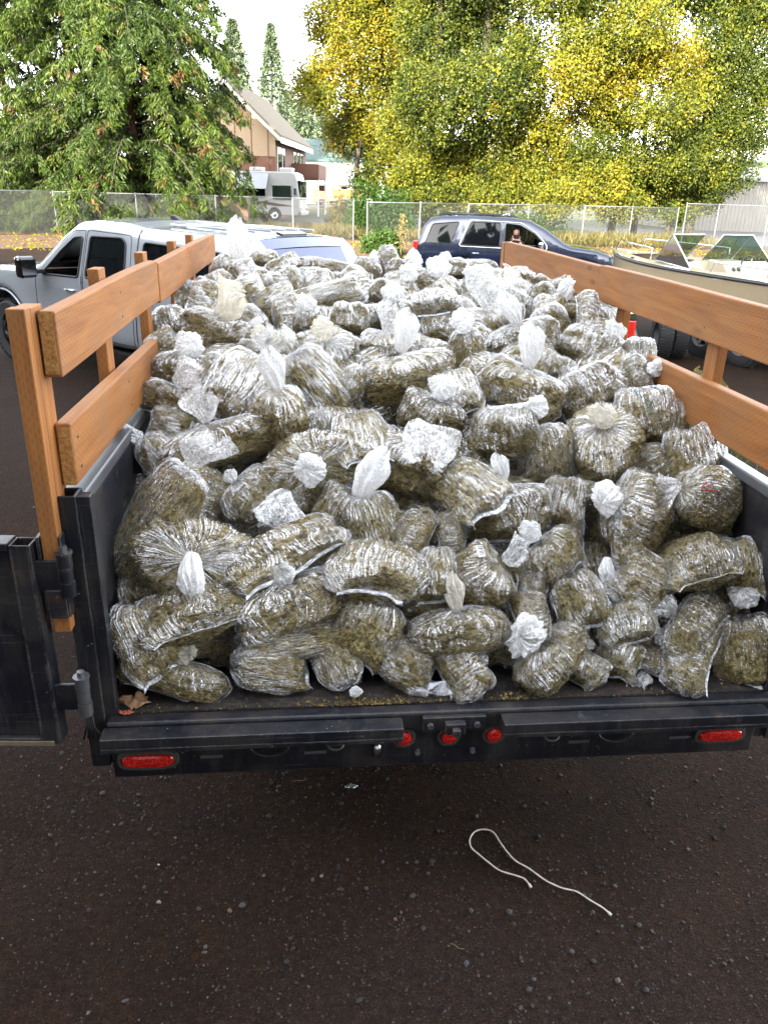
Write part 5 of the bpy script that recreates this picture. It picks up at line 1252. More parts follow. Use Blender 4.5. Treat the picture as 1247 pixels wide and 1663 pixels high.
# ---------------------------------------------------------------- foliage
def mat_leaf(name, stops, trans=.35, gloss=.25):
    t = NT(name); a = t.n('Attribute'); a.attribute_name = 'tone'
    c = t.ramp(a.outputs['Fac'], stops)
    p = t.n('BsdfPrincipled', Base__Color=c, Roughness=.5, Specular__IOR__Level=gloss); tl = t.n('BsdfTranslucent'); t.t.links.new(c, tl.inputs['Color'])
    m = t.n('MixShader', Fac=trans); t.t.links.new(p.outputs[0], m.inputs[1]); t.t.links.new(tl.outputs[0], m.inputs[2]); return t.surf(m.outputs[0])
M['leaf_autumn'] = mat_leaf('autumn_leaves', [(0, (.018, .030, .006)), (.35, (.045, .066, .008)), (.6, (.12, .13, .012)), (.9, (.235, .215, .016)), (1, (.25, .16, .012))])
M['leaf_cedar'] = mat_leaf('cedar_needles', [(0, (.009, .017, .004)), (.45, (.032, .056, .007)), (.8, (.08, .115, .012)), (.95, (.10, .08, .02)), (1, (.12, .06, .02))], .2)
M['leaf_far'] = mat_leaf('hazed_far_needles', [(0, (.04, .06, .035)), (.6, (.09, .12, .06)), (1, (.15, .16, .08))], .2)  # greens lightened: distance haze is put into the leaf colour
M['leaf_green'] = mat_leaf('shrub_leaves', [(0, (.015, .04, .006)), (.6, (.05, .10, .015)), (1, (.11, .14, .02))])
M['drygrass'] = mat_leaf('dry_grass', [(0, (.05, .05, .015)), (.5, (.13, .11, .035)), (1, (.24, .19, .08))], .3)
def mat_bark(name, a, b):
    t = NT(name); o = t.coord(); n = t.noise(t.mapping(o, (6, 6, .8)), 2, 6, .7)
    p = t.n('BsdfPrincipled', Base__Color=t.ramp(n, [(.35, a), (.65, b)]), Roughness=.9); t.t.links.new(t.bump(n, 1, .05), p.inputs['Normal']); return t.surf(p.outputs[0])
M['bark'] = mat_bark('grey_bark', (.03, .022, .016), (.10, .075, .055)); M['bark_red'] = mat_bark('red_brown_bark', (.07, .030, .016), (.20, .095, .05))
def leaf_mesh(name, P, size, tone, g, droop=None, aspect=.7, bend=True):
    """a small folded quad per point"""
    n = len(P); size = np.broadcast_to(size, (n,))
    if droop is None:
        d = g.normal(size=(n, 3)); d[:, 2] -= .5
    else: d = droop+g.normal(size=(n, 3))*.33
    d /= np.linalg.norm(d, axis=1, keepdims=True); q = g.normal(size=(n, 3)); q -= d*(q*d).sum(1)[:, None]; q /= np.linalg.norm(q, axis=1, keepdims=True); nn = np.cross(d, q)
    L = d*size[:, None]; Wd = q*size[:, None]*aspect*.5; up = nn*size[:, None]*.12
    V = np.stack([P, P+L*.5+Wd+up, P+L, P+L*.5-Wd+up], 1).reshape(-1, 3); F = np.arange(4*n).reshape(-1, 4)
    me = npmesh(name, V, F, False); at = me.attributes.new('tone', 'FLOAT', 'POINT'); at.data.foreach_set('value', np.repeat(np.clip(tone, 0, 1), 4).astype(np.float32)); return me
def limb(m, pts, r0_, r1_, n=7):
    k = len(pts); m.tube(pts, [r0_+(r1_-r0_)*i/(k-1) for i in range(k)], n)
def broadleaf(label, base, trunks, clumps, nleaf, size, seed, group=None, mat=None, bark=None, tone0=.45):
    """clumps: list of (centre Vector, rx, ry, rz, tone)"""
    g = np.random.default_rng(seed); r = empty('broadleaf_tree', label, 'tree', group, loc=base); B_ = Vector(base)
    tm = MB(); rt = random.Random(seed)
    for (tx, ty, rad, lean, h) in trunks:
        pts = [Vector((tx, ty, -.2))]; 
        for k in range(1, 8): pts.append(Vector((tx+lean*k/7*h*.3+rt.uniform(-.12, .12), ty+rt.uniform(-.12, .12), h*k/7)))
        limb(tm, pts, rad, rad*.35, 10)
    tm.build('trunk', bark or M['bark'], r, True)
    bm_ = MB(); vol = np.array([c[1]*c[2]*c[3] for c in clumps])**.67; cnts = (nleaf*vol/vol.sum()).astype(int); PP = []; TT = []
    for (c, rx, ry, rz, tn), k in zip(clumps, cnts):
        c = Vector(c)-B_; tr = min(trunks, key=lambda t: (t[0]-c.x)**2+(t[1]-c.y)**2)
        st = Vector((tr[0]+tr[3]*.3*min(c.z, tr[4])*.6, tr[1], max(.8, min(tr[4]*.9, c.z-rz*.8))))
        mid = (st+c)/2+Vector((rt.uniform(-.3, .3), rt.uniform(-.3, .3), rt.uniform(.0, .5)))
        limb(bm_, [st, mid, c], .09, .025, 6)
        for q in range(5):
            e = c+Vector((rt.uniform(-1, 1)*rx*.8, rt.uniform(-1, 1)*ry*.8, rt.uniform(-1, 1)*rz*.8)); limb(bm_, [c, (c+e)/2+Vector((0, 0, .15)), e], .022, .006, 4)
        # leaves hang in sprigs round sub-centres, denser on the outside
        ns = max(6, k//26); u = g.normal(size=(ns, 3)); u /= np.linalg.norm(u, axis=1, keepdims=True); rad = g.random(ns)**.38
        rad *= 1+.22*vnoise(u*2.2, seed); S = u*rad[:, None]*np.array([rx, ry, rz])+np.array(c)
        idx = g.integers(0, ns, k); P = S[idx]+g.normal(size=(k, 3))*np.array([.20, .20, .24]); P[:, 2] -= np.abs(g.normal(size=k))*.12
        stone = g.normal(0, .15, ns); PP.append(P); TT.append(tn+stone[idx]+g.normal(0, .075, k))
    bm_.build('branches', bark or M['bark'], r)
    P = np.concatenate(PP); T = np.concatenate(TT); me = leaf_mesh('crown', P, g.uniform(.7, 1.3, len(P))*size, T, g); obj('crown', me, mat or M['leaf_autumn'], r); return r
def px_clumps(lst, Y, seed, dy=1.5):
    """clump list given as photo position and radius at depth Y -> world ellipsoids standing there"""
    rr_ = random.Random(seed); out = []
    for (px, py, w_, h_, tn) in lst:
        y = Y+rr_.uniform(-dy, dy); c = on_y(px, py, y); s = depth(c)/FPX; out.append((c, w_*s, max(w_, h_)*s*.8, h_*s, tn))
    return out
def cedar(label, base, h, rad, seed, nb=330, lean=0.0, zlow=1.2, trunk_r=.38, extra_trunks=(), group=None):
    g = np.random.default_rng(seed); rt = random.Random(seed); r = empty('cedar_tree', label, 'tree', group, loc=base)
    m = MB(); limb(m, [Vector((0, 0, -.2)), Vector((.05, 0, 1.5)), Vector((-.05, 0, 5)), Vector((0, .1, h*.9))], trunk_r, .05, 12)
    for (tx, ty, rr2, hh) in extra_trunks: limb(m, [Vector((tx, ty, -.2)), Vector((tx+.05, ty, 3)), Vector((tx, ty, hh))], rr2, .05, 10)
    m.build('trunk', M['bark_red'], r, True)
    bm_ = MB(); PP = []; DD = []; TT = []
    for b in range(nb):
        t = rt.random()**(1.25 if h > 20 else .85); z = zlow+(h-zlow)*t; a = rt.uniform(0, 2*PI); L = rad*(1-t)**.72*rt.uniform(.72, 1.12)*(1+.18*math.sin(a*3+seed)); L *= .75+.5*min(1, (z-zlow)/1.5) if z-zlow < 1 else 1
        d = Vector((math.cos(a), math.sin(a), 0)); pts = []
        for k in range(7):
            s = k/6; pts.append(Vector((0, 0, z))+d*L*s+Vector((0, 0, .10*L*math.sin(s*2.2)-.42*L*s*s+.1*L*max(0, s-.8))))
        if b % 2 == 0: limb(bm_, pts, .05*(1-t)+.012, .008, 4)
        bt = g.normal(0, .10)
        for k in range(26):
            s = .16+.86*(k+rt.random())/26; i = min(5, int(s*6)); f = min(1, s*6-i); p = np.array(pts[i].lerp(pts[i+1], f)); side = np.array([-d.y, d.x, 0])*rt.choice((-1, 1))
            nl = 24; o = g.random((nl, 1)); q = p+side*(o*.45*(1.2-s*.5))+np.array([0, 0, -.30])*o**1.4+g.normal(size=(nl, 3))*.07
            PP.append(q); DD.append(np.tile(side*.55+np.array(d)*.3+np.array([0, 0, -.8]), (nl, 1))); TT.append(.34+.22*s+bt+g.normal(0, .12, nl)+(.45 if rt.random() < .035 else 0))  # tone rises towards the tips: inner crown shade is put into the colour
    bm_.build('branches', M['bark'], r)
    P = np.concatenate(PP); me = leaf_mesh('crown', P, g.uniform(.15, .34, len(P)), np.concatenate(TT), g, np.concatenate(DD), .24); obj('crown', me, M['leaf_cedar'], r); return r
def spire(label, base, h, rad, seed, n=9000, size=.5, group=None):
    g = np.random.default_rng(seed); r = empty('conifer_tree', label, 'tree', group, loc=base)
    m = MB(); m.cyl((0, 0, -.2), (0, 0, h*.97), .35, .05, 8); m.build('trunk', M['bark'], r, True)
    t = g.random(n)**.8; lay = np.floor(t*h/0.8)*.8; fr = (t*h-lay)/.8; a = g.uniform(0, 2*PI, n); ph = np.floor(t*h/.8)*2.4
    R1 = rad*np.minimum(1, (1-t)*2.3+.06)*(1-.40*fr)*(1+.22*np.sin(a*4+ph)+.12*np.sin(a*7+ph*2)); rr_ = R1*g.random(n)**.35
    P = np.stack([rr_*np.cos(a), rr_*np.sin(a), t*h-.25*rr_+.5], -1); D = np.stack([np.cos(a), np.sin(a), -.7+0*a], -1)
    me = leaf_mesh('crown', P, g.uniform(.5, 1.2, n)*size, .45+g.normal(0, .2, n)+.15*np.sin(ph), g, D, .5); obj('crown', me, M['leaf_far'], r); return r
def ground_at(px, Y): p = on_y(px, 300, Y); return (p.x, Y, terrain(Y))

# ---- the terrain beyond the yard
YL = [38, 46, 54, 62, 75, 90, 105, 150, 220, 300, 450]
t = NT('grass_ground'); o = t.coord(); n = t.noise(o, .35, 6, .65); n2 = t.noise(o, 6, 4, .7)
c = t.ramp(n, [(.35, (.030, .042, .012)), (.55, (.060, .062, .020)), (.75, (.085, .062, .030))]); c = t.mix(t.math('MULTIPLY', n2, .5), c, (.03, .035, .012))
p = t.n('BsdfPrincipled', Base__Color=c, Roughness=.95); t.t.links.new(t.bump(n2, 1, .1), p.inputs['Normal']); M['grassg'] = t.surf(p.outputs[0])
M['litter'] = pbr('needle_litter', (.085, .040, .022), .95, bump=(30, 1, .03), var=.6, vscale=9)
M['gravelg'] = pbr('grey_gravel_ground', (.055, .053, .050), .95, bump=(25, 1, .02), var=.35, vscale=2)
M['road'] = pbr('road_asphalt', (.05, .05, .052), .85, var=.2)
sheet('grass_ground', -400, 400, YL, M['grassg'], nx=60)
sheet('litter_strip', -45, 3.0, [29.5, 31.5, 34, 36, 38.4], M['litter'], .006, 60, 1.2, seed=3)
sheet('weedy_strip', 3.0, 40, [31.5, 34, 36, 38.4], M['litter'], .006, 40, 1.0, seed=5)
sheet('gravel_lane', -28, 9, [47, 52, 57, 61.5], M['gravelg'], .012, 40, .9, seed=8)
sheet('road', -300, 300, [96, 100, 104], M['road'], .02, 30)
sheet('side_lot', 19, 60, [39.5, 44, 50, 58], M['road'], .014, 20)

# ---- chain link fences
M['wire'] = pbr('dull_fence_wire', (.13, .13, .13), .6, .4)
def fence(label, pts, h=1.83, posts=3.0, group='chain link fences round the yard'):
    r = empty('chain_link_fence', label, 'fence', group)
    wires = MB(); pitch = .105
    for (a, b) in zip(pts, pts[1:]):
        a = Vector((a[0], a[1], terrain(a[1]))); b = Vector((b[0], b[1], terrain(b[1]))); L = (b-a).length; d = (b-a)/L; nrm = Vector((-d.y, d.x, 0)); n = max(1, round(L/posts))
        for k in range(n+1):
            if k == 0 and a is not pts[0] and pts.index(tuple(pts[0])) and False: continue
            p = a+d*(L*k/n); m = MB(); m.cyl(p+Vector((0, 0, -.1)), p+Vector((random.uniform(-.03, .03), random.uniform(-.03, .03), h+.04)), .030, n=8); m.lathe([(0, h+.07), (.03, h+.055), (.036, h+.03)], (p.x, p.y, p.z), n=8); m.build('fence_post', M['galv'], r, 'auto')
        m = MB(); m.cyl(a+Vector((0, 0, h)), b+Vector((0, 0, h)), .021, n=8); m.build('top_rail', M['galv'], r, True)
        def wire(s0, z0, s1, z1):
            p0 = a+d*s0+Vector((0, 0, z0)); p1 = a+d*s1+Vector((0, 0, z1)); wv = .0025
            e = (p1-p0).normalized().cross(nrm)*wv; f = nrm*wv
            wires.add([p0+e, p0-e, p0+f, p1+e, p1-e, p1+f], [(0, 1, 4, 3), (1, 2, 5, 4), (2, 0, 3, 5)])
        k = -int(h/pitch)-1
        while k*pitch < L:
            for dr_ in (1, -1):
                s0, z0, s1, z1 = (k*pitch, .03, k*pitch+h, h) if dr_ > 0 else (k*pitch, h, k*pitch+h, .03)
                if s0 < 0: f = -s0/(s1-s0); z0 += (z1-z0)*f; s0 = 0
                if s1 > L: f = (s1-L)/(s1-s0); z1 -= (z1-z0)*f; s1 = L
                if s1 > s0: wire(s0, z0, s1, z1)
            k += 1
    o = wires.build('chain_link_mesh', M['wire'], r); o['kind'] = 'stuff'; return r
def fp(px, Y): p = on_y(px, 350, Y); return (p.x, Y)
fence('chain link fence running behind the silver pickup under the big cedar', [fp(-160, 35.5), fp(92, 36.5), fp(352, 37.0), fp(476, 37.3), fp(574, 37.6)], group=None)
fence('chain link fence behind the navy SUV with a leaning left end post', [fp(597, 33.6), fp(760, 36), fp(948, 39), fp(1100, 40)], group=None)
fence('chain link fence with taller double posts before the ribbed cream shed', [fp(1112, 37), fp(1165, 37), fp(1330, 36)], h=2.1, group=None)

# ---- house with tall swept gable
HZ0 = on_y(452, 224, 60).z-.5; HZ1 = on_y(388, 137, 62.5).z-.5
def house():
    A = on_y(449, 300, 60); Bk = on_y(497, 300, 74); A.z = Bk.z = 0; d = (Bk-A).normalized(); L = (Bk-A).length; wdir = Vector((-d.y, d.x, 0)); z0 = terrain(60)
    r = empty('house', 'brown house with a tall swept gable roof and a small balcony', 'building', loc=(A.x, A.y, z0)); r.rotation_euler = (0, 0, math.atan2(d.y, d.x))
    # local: x away along the side wall, y across the gable (to the left)
    Wd, ze, zr = 6.6, HZ0, HZ1
    def rp(y): u = abs(y-Wd/2)/(Wd/2+.5); return zr-(zr-ze)*(u**.92)
    side = pbr('brown_boards', (.135, .060, .038), .8, bump=(14, .4, .02), var=.2); tan = pbr('tan_gable_panels', (.30, .215, .135), .8, var=.15, vscale=1)
    m = MB(); m.prism([(0, 0), (Wd, 0), (Wd, ze-1.6), (0, ze-1.6)], .0, L, 'YZ') if False else m.prism([(0, 0), (Wd, 0), (Wd, ze-.1), (0, ze-.1)], 0, L, 'YZ'); m.build('wall', side, r)
    ys_ = np.linspace(0, Wd, 13); m = MB(); m.prism([(0, ze-1.2)]+[(y, rp(y)-.15) for y in ys_]+[(Wd, ze-1.2)], -.05, .0, 'YZ'); g = m.build('gable_wall', tan, r)
    for k in range(6): q = MB(); q.box(-.075, -.052, .5+k*1.2, .56+k*1.2, .2, min(ze+2.2, rp(.53+k*1.2)-.3)); q.build('batten', side, r)
    # roof: two sheets of shingle with thickness
    shingle = pbr('weathered_shingle', (.13, .105, .07), .9, bump=(9, .8, .05), var=.3, vscale=3)
    for s in (0, 1):
        m = MB(); ysr = np.linspace(-.55, Wd/2, 9) if s == 0 else np.linspace(Wd/2, Wd+.55, 9); top = [(y, rp(y)) for y in ysr]; m.prism(top+[(y, z+.22) for y, z in top[::-1]], -.9, L+.6, 'YZ'); m.build('roof', shingle, r)
        f = MB(); f.prism([(y, z-.22) for y, z in top]+[(y, z+.02) for y, z in top[::-1]], -.95, -.9, 'YZ'); f.build('barge_board', pbr('white_trim', (.72, .70, .66), .6), r)
    q = MB(); q.box(-.9, L+.6, -.60, -.55, ze-.35, ze+.02); q.build('eave_board', pbr('white_eave', (.72, .70, .66), .6), r)
    wh = pbr('white_frame', (.72, .71, .68), .5)
    for (x0, x1, z0_, z1_) in ((.5, 2.2, 2.4, 4.9), (2.5, 3.4, 2.4, 4.9), (7.4, 8.6, 3.2, 4.9), (9.2, 10.4, 3.2, 4.9), (11.0, 12.2, 3.2, 4.9), (7.4, 8.8, .4, 2.6), (10, 11.4, .4, 2.6)):
        w_ = MB(); w_.box(x0, x1, -.06, -.01, z0_, z1_); wn = w_.build('window', wh, r); p_ = MB(); p_.box(x0+.09, x1-.09, -.075, -.062, z0_+.09, z1_-.09); p_.build('pane', M['glass_dark'], wn)
    b = MB(); b.box(6.6, 11.5, -2.2, -.02, 2.85, 3.0); b.box(6.6, 11.5, -2.22, -2.12, 3.0, 4.0); b.box(6.55, 6.65, -2.2, -.02, 3.0, 4.0); b.build('balcony', side, r)
    for x in (6.7, 11.2): b = MB(); b.box(x, x+.14, -2.2, -2.06, 0, 2.85); b.build('balcony_post', wh, r)
    return r
house()

# ---- motor home
def rv():
    C_ = on_y(486, 340, 55.5); z0 = terrain(55)
    r = empty('motor_home', 'white motor home with brown swoosh and grey awning beside the brown house', 'camper', loc=(C_.x, 55.5, z0)); r.rotation_euler = (0, 0, R(-12))
    wh = pbr('white_fibreglass', (.36, .36, .35), .35, coat=.4, var=.08); gr = pbr('grey_awning', (.30, .31, .33), .8); br = pbr('brown_stripe', (.06, .035, .025), .4)
    # local x to the nose at 0, body back to -9; y from 0 (near side) to 2.5
    ol = [(-9, .45), (-9, 3.15), (-.55, 3.18), (-.25, 3.05), (-.12, 2.6), (.02, 1.5), (.05, .75), (-.1, .42)]+[(-1.2, .40)]+arch(-1.75, .42, .47, 8, 172, 10)+[(-5.4, .42)]+arch(-6.2, .42, .47, 8, 172, 10)+[(-6.9, .45)]
    m = MB(); m.prism(ol, 0, 2.5); m.build('body', wh, r, bevel=.06)
    q = MB(); q.box(-.02-.25, .06-.02, .15, 2.35, 1.45, 2.65, Matrix.Rotation(R(0), 4, 'Y')); q.build('windscreen', M['glass_dark'], r, bevel=.02)
    for (a, b, c_, d) in ((-1.9, -.5, 1.35, 2.35), (-4.4, -2.3, 1.55, 2.3), (-7.6, -5.6, 1.55, 2.3)):
        q = MB(); q.box(a, b, -.03, -.005, c_, d); f = q.build('window', M['alu'], r, bevel=.01); q = MB(); q.box(a+.06, b-.06, -.04, -.032, c_+.06, d-.06); q.build('pane', M['glass_clear'] if a > -2 else M['glass_dark'], f)
    q = MB(); q.prism([(-9, .95), (-5, 1.05), (-2.6, 1.30), (-1.2, 1.12), (-.1, .98), (-1.5, .98), (-3, 1.10), (-5, .86), (-9, .80)], -.012, -.004); q.build('stripe', br, r)
    q = MB(); T = Matrix.Rotation(R(-14), 4, 'X'); q.box(-4.9, -2.1, -.75, -.70, 1.95, 3.0) if False else q.add([(-5.6, -.02, 3.02), (-2.1, -.02, 3.02), (-2.1, -.75, 2.05), (-5.6, -.75, 2.05), (-5.6, -.02, 3.05), (-2.1, -.02, 3.05), (-2.1, -.78, 2.08), (-5.6, -.78, 2.08)], [(0, 1, 2, 3), (4, 7, 6, 5), (0, 4, 5, 1), (1, 5, 6, 2), (2, 6, 7, 3), (3, 7, 4, 0)]); q.build('awning', gr, r)
    for x in (-1.1, -3.2): q = MB(); q.box(x-.45, x+.45, .8, 1.7, 3.19, 3.46); q.build('roof_unit', wh, r, bevel=.08)
    for x in (-1.75, -6.2):
        w_ = empty('wheel', loc=(x, .12, .45)); w_.parent = r; q = MB(); q.lathe([(.27, -.12), (.42, -.12), (.45, -.08), (.45, .08), (.42, .12)], axis='Y', n=24); q.build('tyre', M['rubber'], w_, 'auto'); q = MB(); q.lathe([(0, -.05), (.1, -.09), (.12, -.04), (.22, -.04), (.27, -.11)], axis='Y', n=20); q.build('rim', M['chrome'], w_, True)
    q = MB(); q.box(.0, .10, .2, .6, .75, .95); q.box(.0, .10, 1.9, 2.3, .75, .95); q.build('headlight', M['chrome'], r, bevel=.03)
    q = MB(); q.box(-.3, -.15, -.35, -.08, 1.75, 2.15); q.build('wing_mirror', M['plastic'], r, bevel=.03)
    q = MB(); q.box(.02, .16, .05, 2.45, .42, .68); q.build('bumper', wh, r, bevel=.04)
    return r
rv()
# ---- brown panel shed by the fence, white hall with green roof, cream ribbed shed
def brown_shed():
    a = on_y(343, 340, 40); b = on_y(402, 340, 40.5); r = empty('garden_shed', 'low brown board shed behind the fence under the cedar', 'building', loc=(a.x, 40, terrain(40)))
    Wd = (b-a).length; bm_ = pbr('brown_shed_board', (.12, .055, .035), .85, var=.25)
    n = 14
    for k in range(n): m = MB(); m.box(Wd*k/n+.006, Wd*(k+1)/n-.006, 0, .03+.008*(k % 2), .02, 1.72); m.build('board', bm_, r)
    m = MB(); m.box(.02, Wd-.02, .05, 2.4, 0, 1.70); m.build('wall', bm_, r); m = MB(); m.prism([(-.1, 1.73), (Wd+.1, 1.73), (Wd+.1, 1.80), (-.1, 1.80)], -.15, 2.6); m.build('roof', pbr('felt_roof', (.05, .048, .045), .9), r); return r
brown_shed()
def white_hall():
    a = on_y(478, 300, 118); b = on_y(640, 300, 118); z0 = terrain(118); r = empty('white_hall', 'white hall with a green metal roof and small windows, far beyond the road', 'building', loc=(a.x, 118, z0)); L = b.x-a.x
    wm = pbr('white_boards', (.66, .66, .63), .7, var=.05); gm = pbr('green_metal_roof', (.05, .085, .075), .55, .1, var=.15); h = 5.6
    m = MB(); m.box(0, L, 0, 11, 0, h); m.build('wall', wm, r)
    m = MB(); m.add([(-.4, -.5, h-.05), (L+.4, -.5, h-.05), (L+.4, 5.5, h+3.0), (-.4, 5.5, h+3.0), (-.4, -.5, h+.1), (L+.4, -.5, h+.1), (L+.4, 5.5, h+3.15), (-.4, 5.5, h+3.15)], [(0, 1, 2, 3), (4, 7, 6, 5), (0, 4, 5, 1), (1, 5, 6, 2), (2, 6, 7, 3), (3, 7, 4, 0)]); rf = m.build('roof', gm, r)
    for k in range(0, 40): q = MB(); x = k*L/39; q.add([(x, -.5, h+.12), (x+.06, -.5, h+.12), (x+.06, 5.5, h+3.17), (x, 5.5, h+3.17)], [(0, 1, 2, 3)]); q.build('seam', gm, rf)
    for x, z, w_, hh in ((1.2, 3.1, .8, 1.0), (2.3, 3.1, .8, 1.0), (6.6, .2, 1.0, 2.2), (9.5, 2.4, 1.2, 1.1)):
        q = MB(); q.box(x, x+w_, -.06, -.01, z, z+hh); f = q.build('window' if z > 1 else 'door', pbr('grey_frame', (.3, .3, .3), .6), r); q = MB(); q.box(x+.1, x+w_-.1, -.08, -.062, z+.1, z+hh-.1); q.build('pane', M['glass_dark'], f)
    q = MB(); q.prism([(6.0, 2.6), (7.1, 3.7), (8.2, 2.6)], -1.2, -.0); q.build('porch_roof', wm, r)
    return r
white_hall()
sx = on_y(1130, 320, 58)
metal_shed('cream ribbed metal shed beyond the fence on the right', sx.x, sx.x+26, 58, 70, 3.6, mat_corr('cream_ribbed_siding', (.17, .16, .14), .30, 0, .05), mat_corr('pale_ribbed_roof', (.2, .2, .19), .3), z0=terrain(58), rise=1.0, face=-1, doors=())

# ---- orange works truck on the far road side
def orange_truck():
    a = on_y(508, 330, 92); r = empty('works_truck', 'old orange works truck parked across the road from the brown house', 'truck', loc=(a.x, 92, terrain(92)+.02)); om = pbr('faded_orange_paint', (.50, .13, .03), .6, var=.3, vscale=2)
    m = MB(); m.prism([(0, .6), (0, 1.9), (.25, 2.0), (.4, 2.5), (1.6, 2.5), (1.7, 1.3), (1.9, 1.0), (1.9, .6)], -1, 1); m.build('cab', om, r, bevel=.06)
    m = MB(); m.box(2.2, 5.4, -1.05, 1.05, .95, 2.0); m.box(2.2, 2.35, -1.05, 1.05, 2.0, 2.4); m.box(4.9, 6.6, -.8, .8, 1.2, 1.7); m.build('bed', om, r, bevel=.03)
    m = MB(); m.box(-.1, 6.2, -.5, .5, .5, .8); m.build('chassis', M['black'], r)
    m = MB(); m.box(.5, 1.4, -1.02, -1.005, 1.75, 2.35); m.build('window', M['glass_dark'], r)
    for x in (.9, 3.2, 4.6): w_ = MB(); w_.lathe([(.22, -.15), (.48, -.15), (.52, 0), (.48, .15), (0, .15)], (x, -.95, .52), 'Y', 20); w_.build('wheel', M['rubber'], r, 'auto')
    return r
orange_truck()
# ---- utility wires crossing behind the house
def wires():
    r = empty('utility_line', 'pole with thin power wires crossing beyond the hall', 'power line'); p0 = on_y(330, 190, 100); p1 = on_y(660, 222, 100)
    for k, dz in enumerate((0, -.75)):
        m = MB(); m.tube([p0.lerp(p1, i/16)+Vector((0, 0, dz-1.2*math.sin(PI*i/16))) for i in range(17)], .035, 4); m.build('wire', M['black'], r, True)
    m = MB()
    for p in (p0, p1): m.cyl((p.x, p.y, 0), (p.x, p.y, p.z+.8), .16, .11, 10); m.box(p.x-.9, p.x+.9, p.y-.06, p.y+.06, p.z-.1, p.z+.05)
    m.build('pole', M['bark'], r); return r
wires()

# ---- trees
TG = None
b0 = ground_at(225, 41); cedar('large dark green cedar with a red brown trunk overhanging the fence behind the pickup', b0, 25, 7.3, 11, 640, trunk_r=.42)
b1 = ground_at(30, 44); cedar('cedar with browned inner twigs at the left border of the picture', b1, 24, 6.6, 12, 270, zlow=2.4, trunk_r=.4)
b2 = ground_at(133, 40.5)
def bare_trunk():
    r = empty('tree_stem', 'pale brown bare lower stem left of the big cedar, behind the fence', 'tree', loc=b2); m = MB(); limb(m, [Vector((0, 0, -.2)), Vector((.02, 0, 2)), Vector((.0, .3, 6)), Vector((-.2, .6, 11))], .36, .15, 12); m.build('trunk', M['bark_red'], r, True); return r
bare_trunk()
broadleaf('bright yellow green autumn tree left of centre, beyond the bush', ground_at(575, 50), [(0, 0, .22, .2, 9), (1.4, .5, .18, -.1, 8)],
          px_clumps([(600, 60, 70, 60, .78), (540, 30, 50, 40, .80), (650, 120, 60, 55, .70), (545, 110, 44, 40, .82), (500, 130, 34, 34, .80), (600, 170, 52, 45, .75), (560, 215, 40, 34, .74), (620, 235, 50, 40, .70), (640, 20, 50, 50, .7), (575, -50, 90, 70, .7), (660, 260, 40, 36, .62), (600, 290, 34, 26, .45), (655, 310, 34, 26, .42), (525, 160, 28, 24, .66)], 50, 1, 2.0), 84000, .155, 21)
broadleaf('big spreading tree with several dark trunks behind the SUV, half yellow half green', ground_at(790, 43), [(-3.2, .4, .36, .05, 12), (-.6, 0, .42, .0, 13), (.9, .6, .34, .12, 12), (-1.8, 1.0, .25, -.1, 10)],
          px_clumps([(720, 60, 70, 70, .36), (800, 40, 80, 60, .34), (700, 160, 62, 60, .42), (780, 150, 70, 60, .40), (720, 250, 60, 50, .55), (790, 250, 60, 50, .52), (740, 310, 50, 30, .56), (850, 110, 60, 60, .46), (860, 200, 62, 54, .68), (850, 290, 56, 40, .66), (905, 240, 46, 50, .74), (900, 320, 40, 30, .66), (690, 320, 36, 24, .5), (790, 322, 40, 18, .55), (760, -60, 120, 60, .35), (680, 30, 40, 50, .5), (650, 200, 40, 44, .6), (665, 280, 36, 34, .58)], 42, 2, 2.2), 150000, .142, 22)
broadleaf('golden yellow tree right of the big dark trunked one', ground_at(1000, 44), [(0, 0, .24, .1, 10), (1.6, .5, .2, -.1, 9)],
          px_clumps([(950, 60, 64, 52, .62), (1010, 110, 66, 50, .84), (1080, 90, 60, 44, .82), (1120, 140, 44, 40, .70), (960, 160, 54, 44, .80), (930, 120, 44, 40, .78), (1040, 40, 60, 40, .66), (1000, 190, 46, 36, .50), (1080, 180, 60, 36, .55), (930, -20, 90, 50, .45), (1060, -30, 100, 50, .42), (975, 300, 50, 40, .74), (1020, 260, 50, 40, .46), (960, 240, 40, 36, .44), (1010, 330, 50, 22, .62)], 41, 3, 1.8), 102000, .138, 23)
broadleaf('olive green tree at the right border before the ribbed shed', ground_at(1130, 45), [(0, 0, .26, .1, 10), (-1.2, .3, .18, -.2, 8)],
          px_clumps([(1180, 60, 60, 60, .40), (1235, 120, 50, 60, .36), (1150, 200, 60, 50, .40), (1210, 210, 56, 50, .34), (1100, 250, 60, 44, .46), (1170, 280, 60, 36, .40), (1080, 310, 52, 34, .52), (1140, 320, 40, 20, .42), (1040, 300, 36, 36, .55), (1240, 20, 60, 40, .42), (1170, -20, 90, 50, .38), (1160, 130, 50, 44, .45), (1100, 345, 30, 12, .4)], 43, 4, 1.8), 98000, .138, 24)
for px, top, Y, rad, sd in ((388, 38, 96, 2.6, 31), (446, 44, 112, 2.5, 32)):
    g_ = ground_at(px, Y); tz = on_y(px, top, Y).z
    spire('slim pale conifer %s' % ('whose right half shows past the big cedar' if px < 400 else 'standing free against the sky above the house roof'), g_, tz-g_[2], rad, sd, group='slim conifers beyond the house')
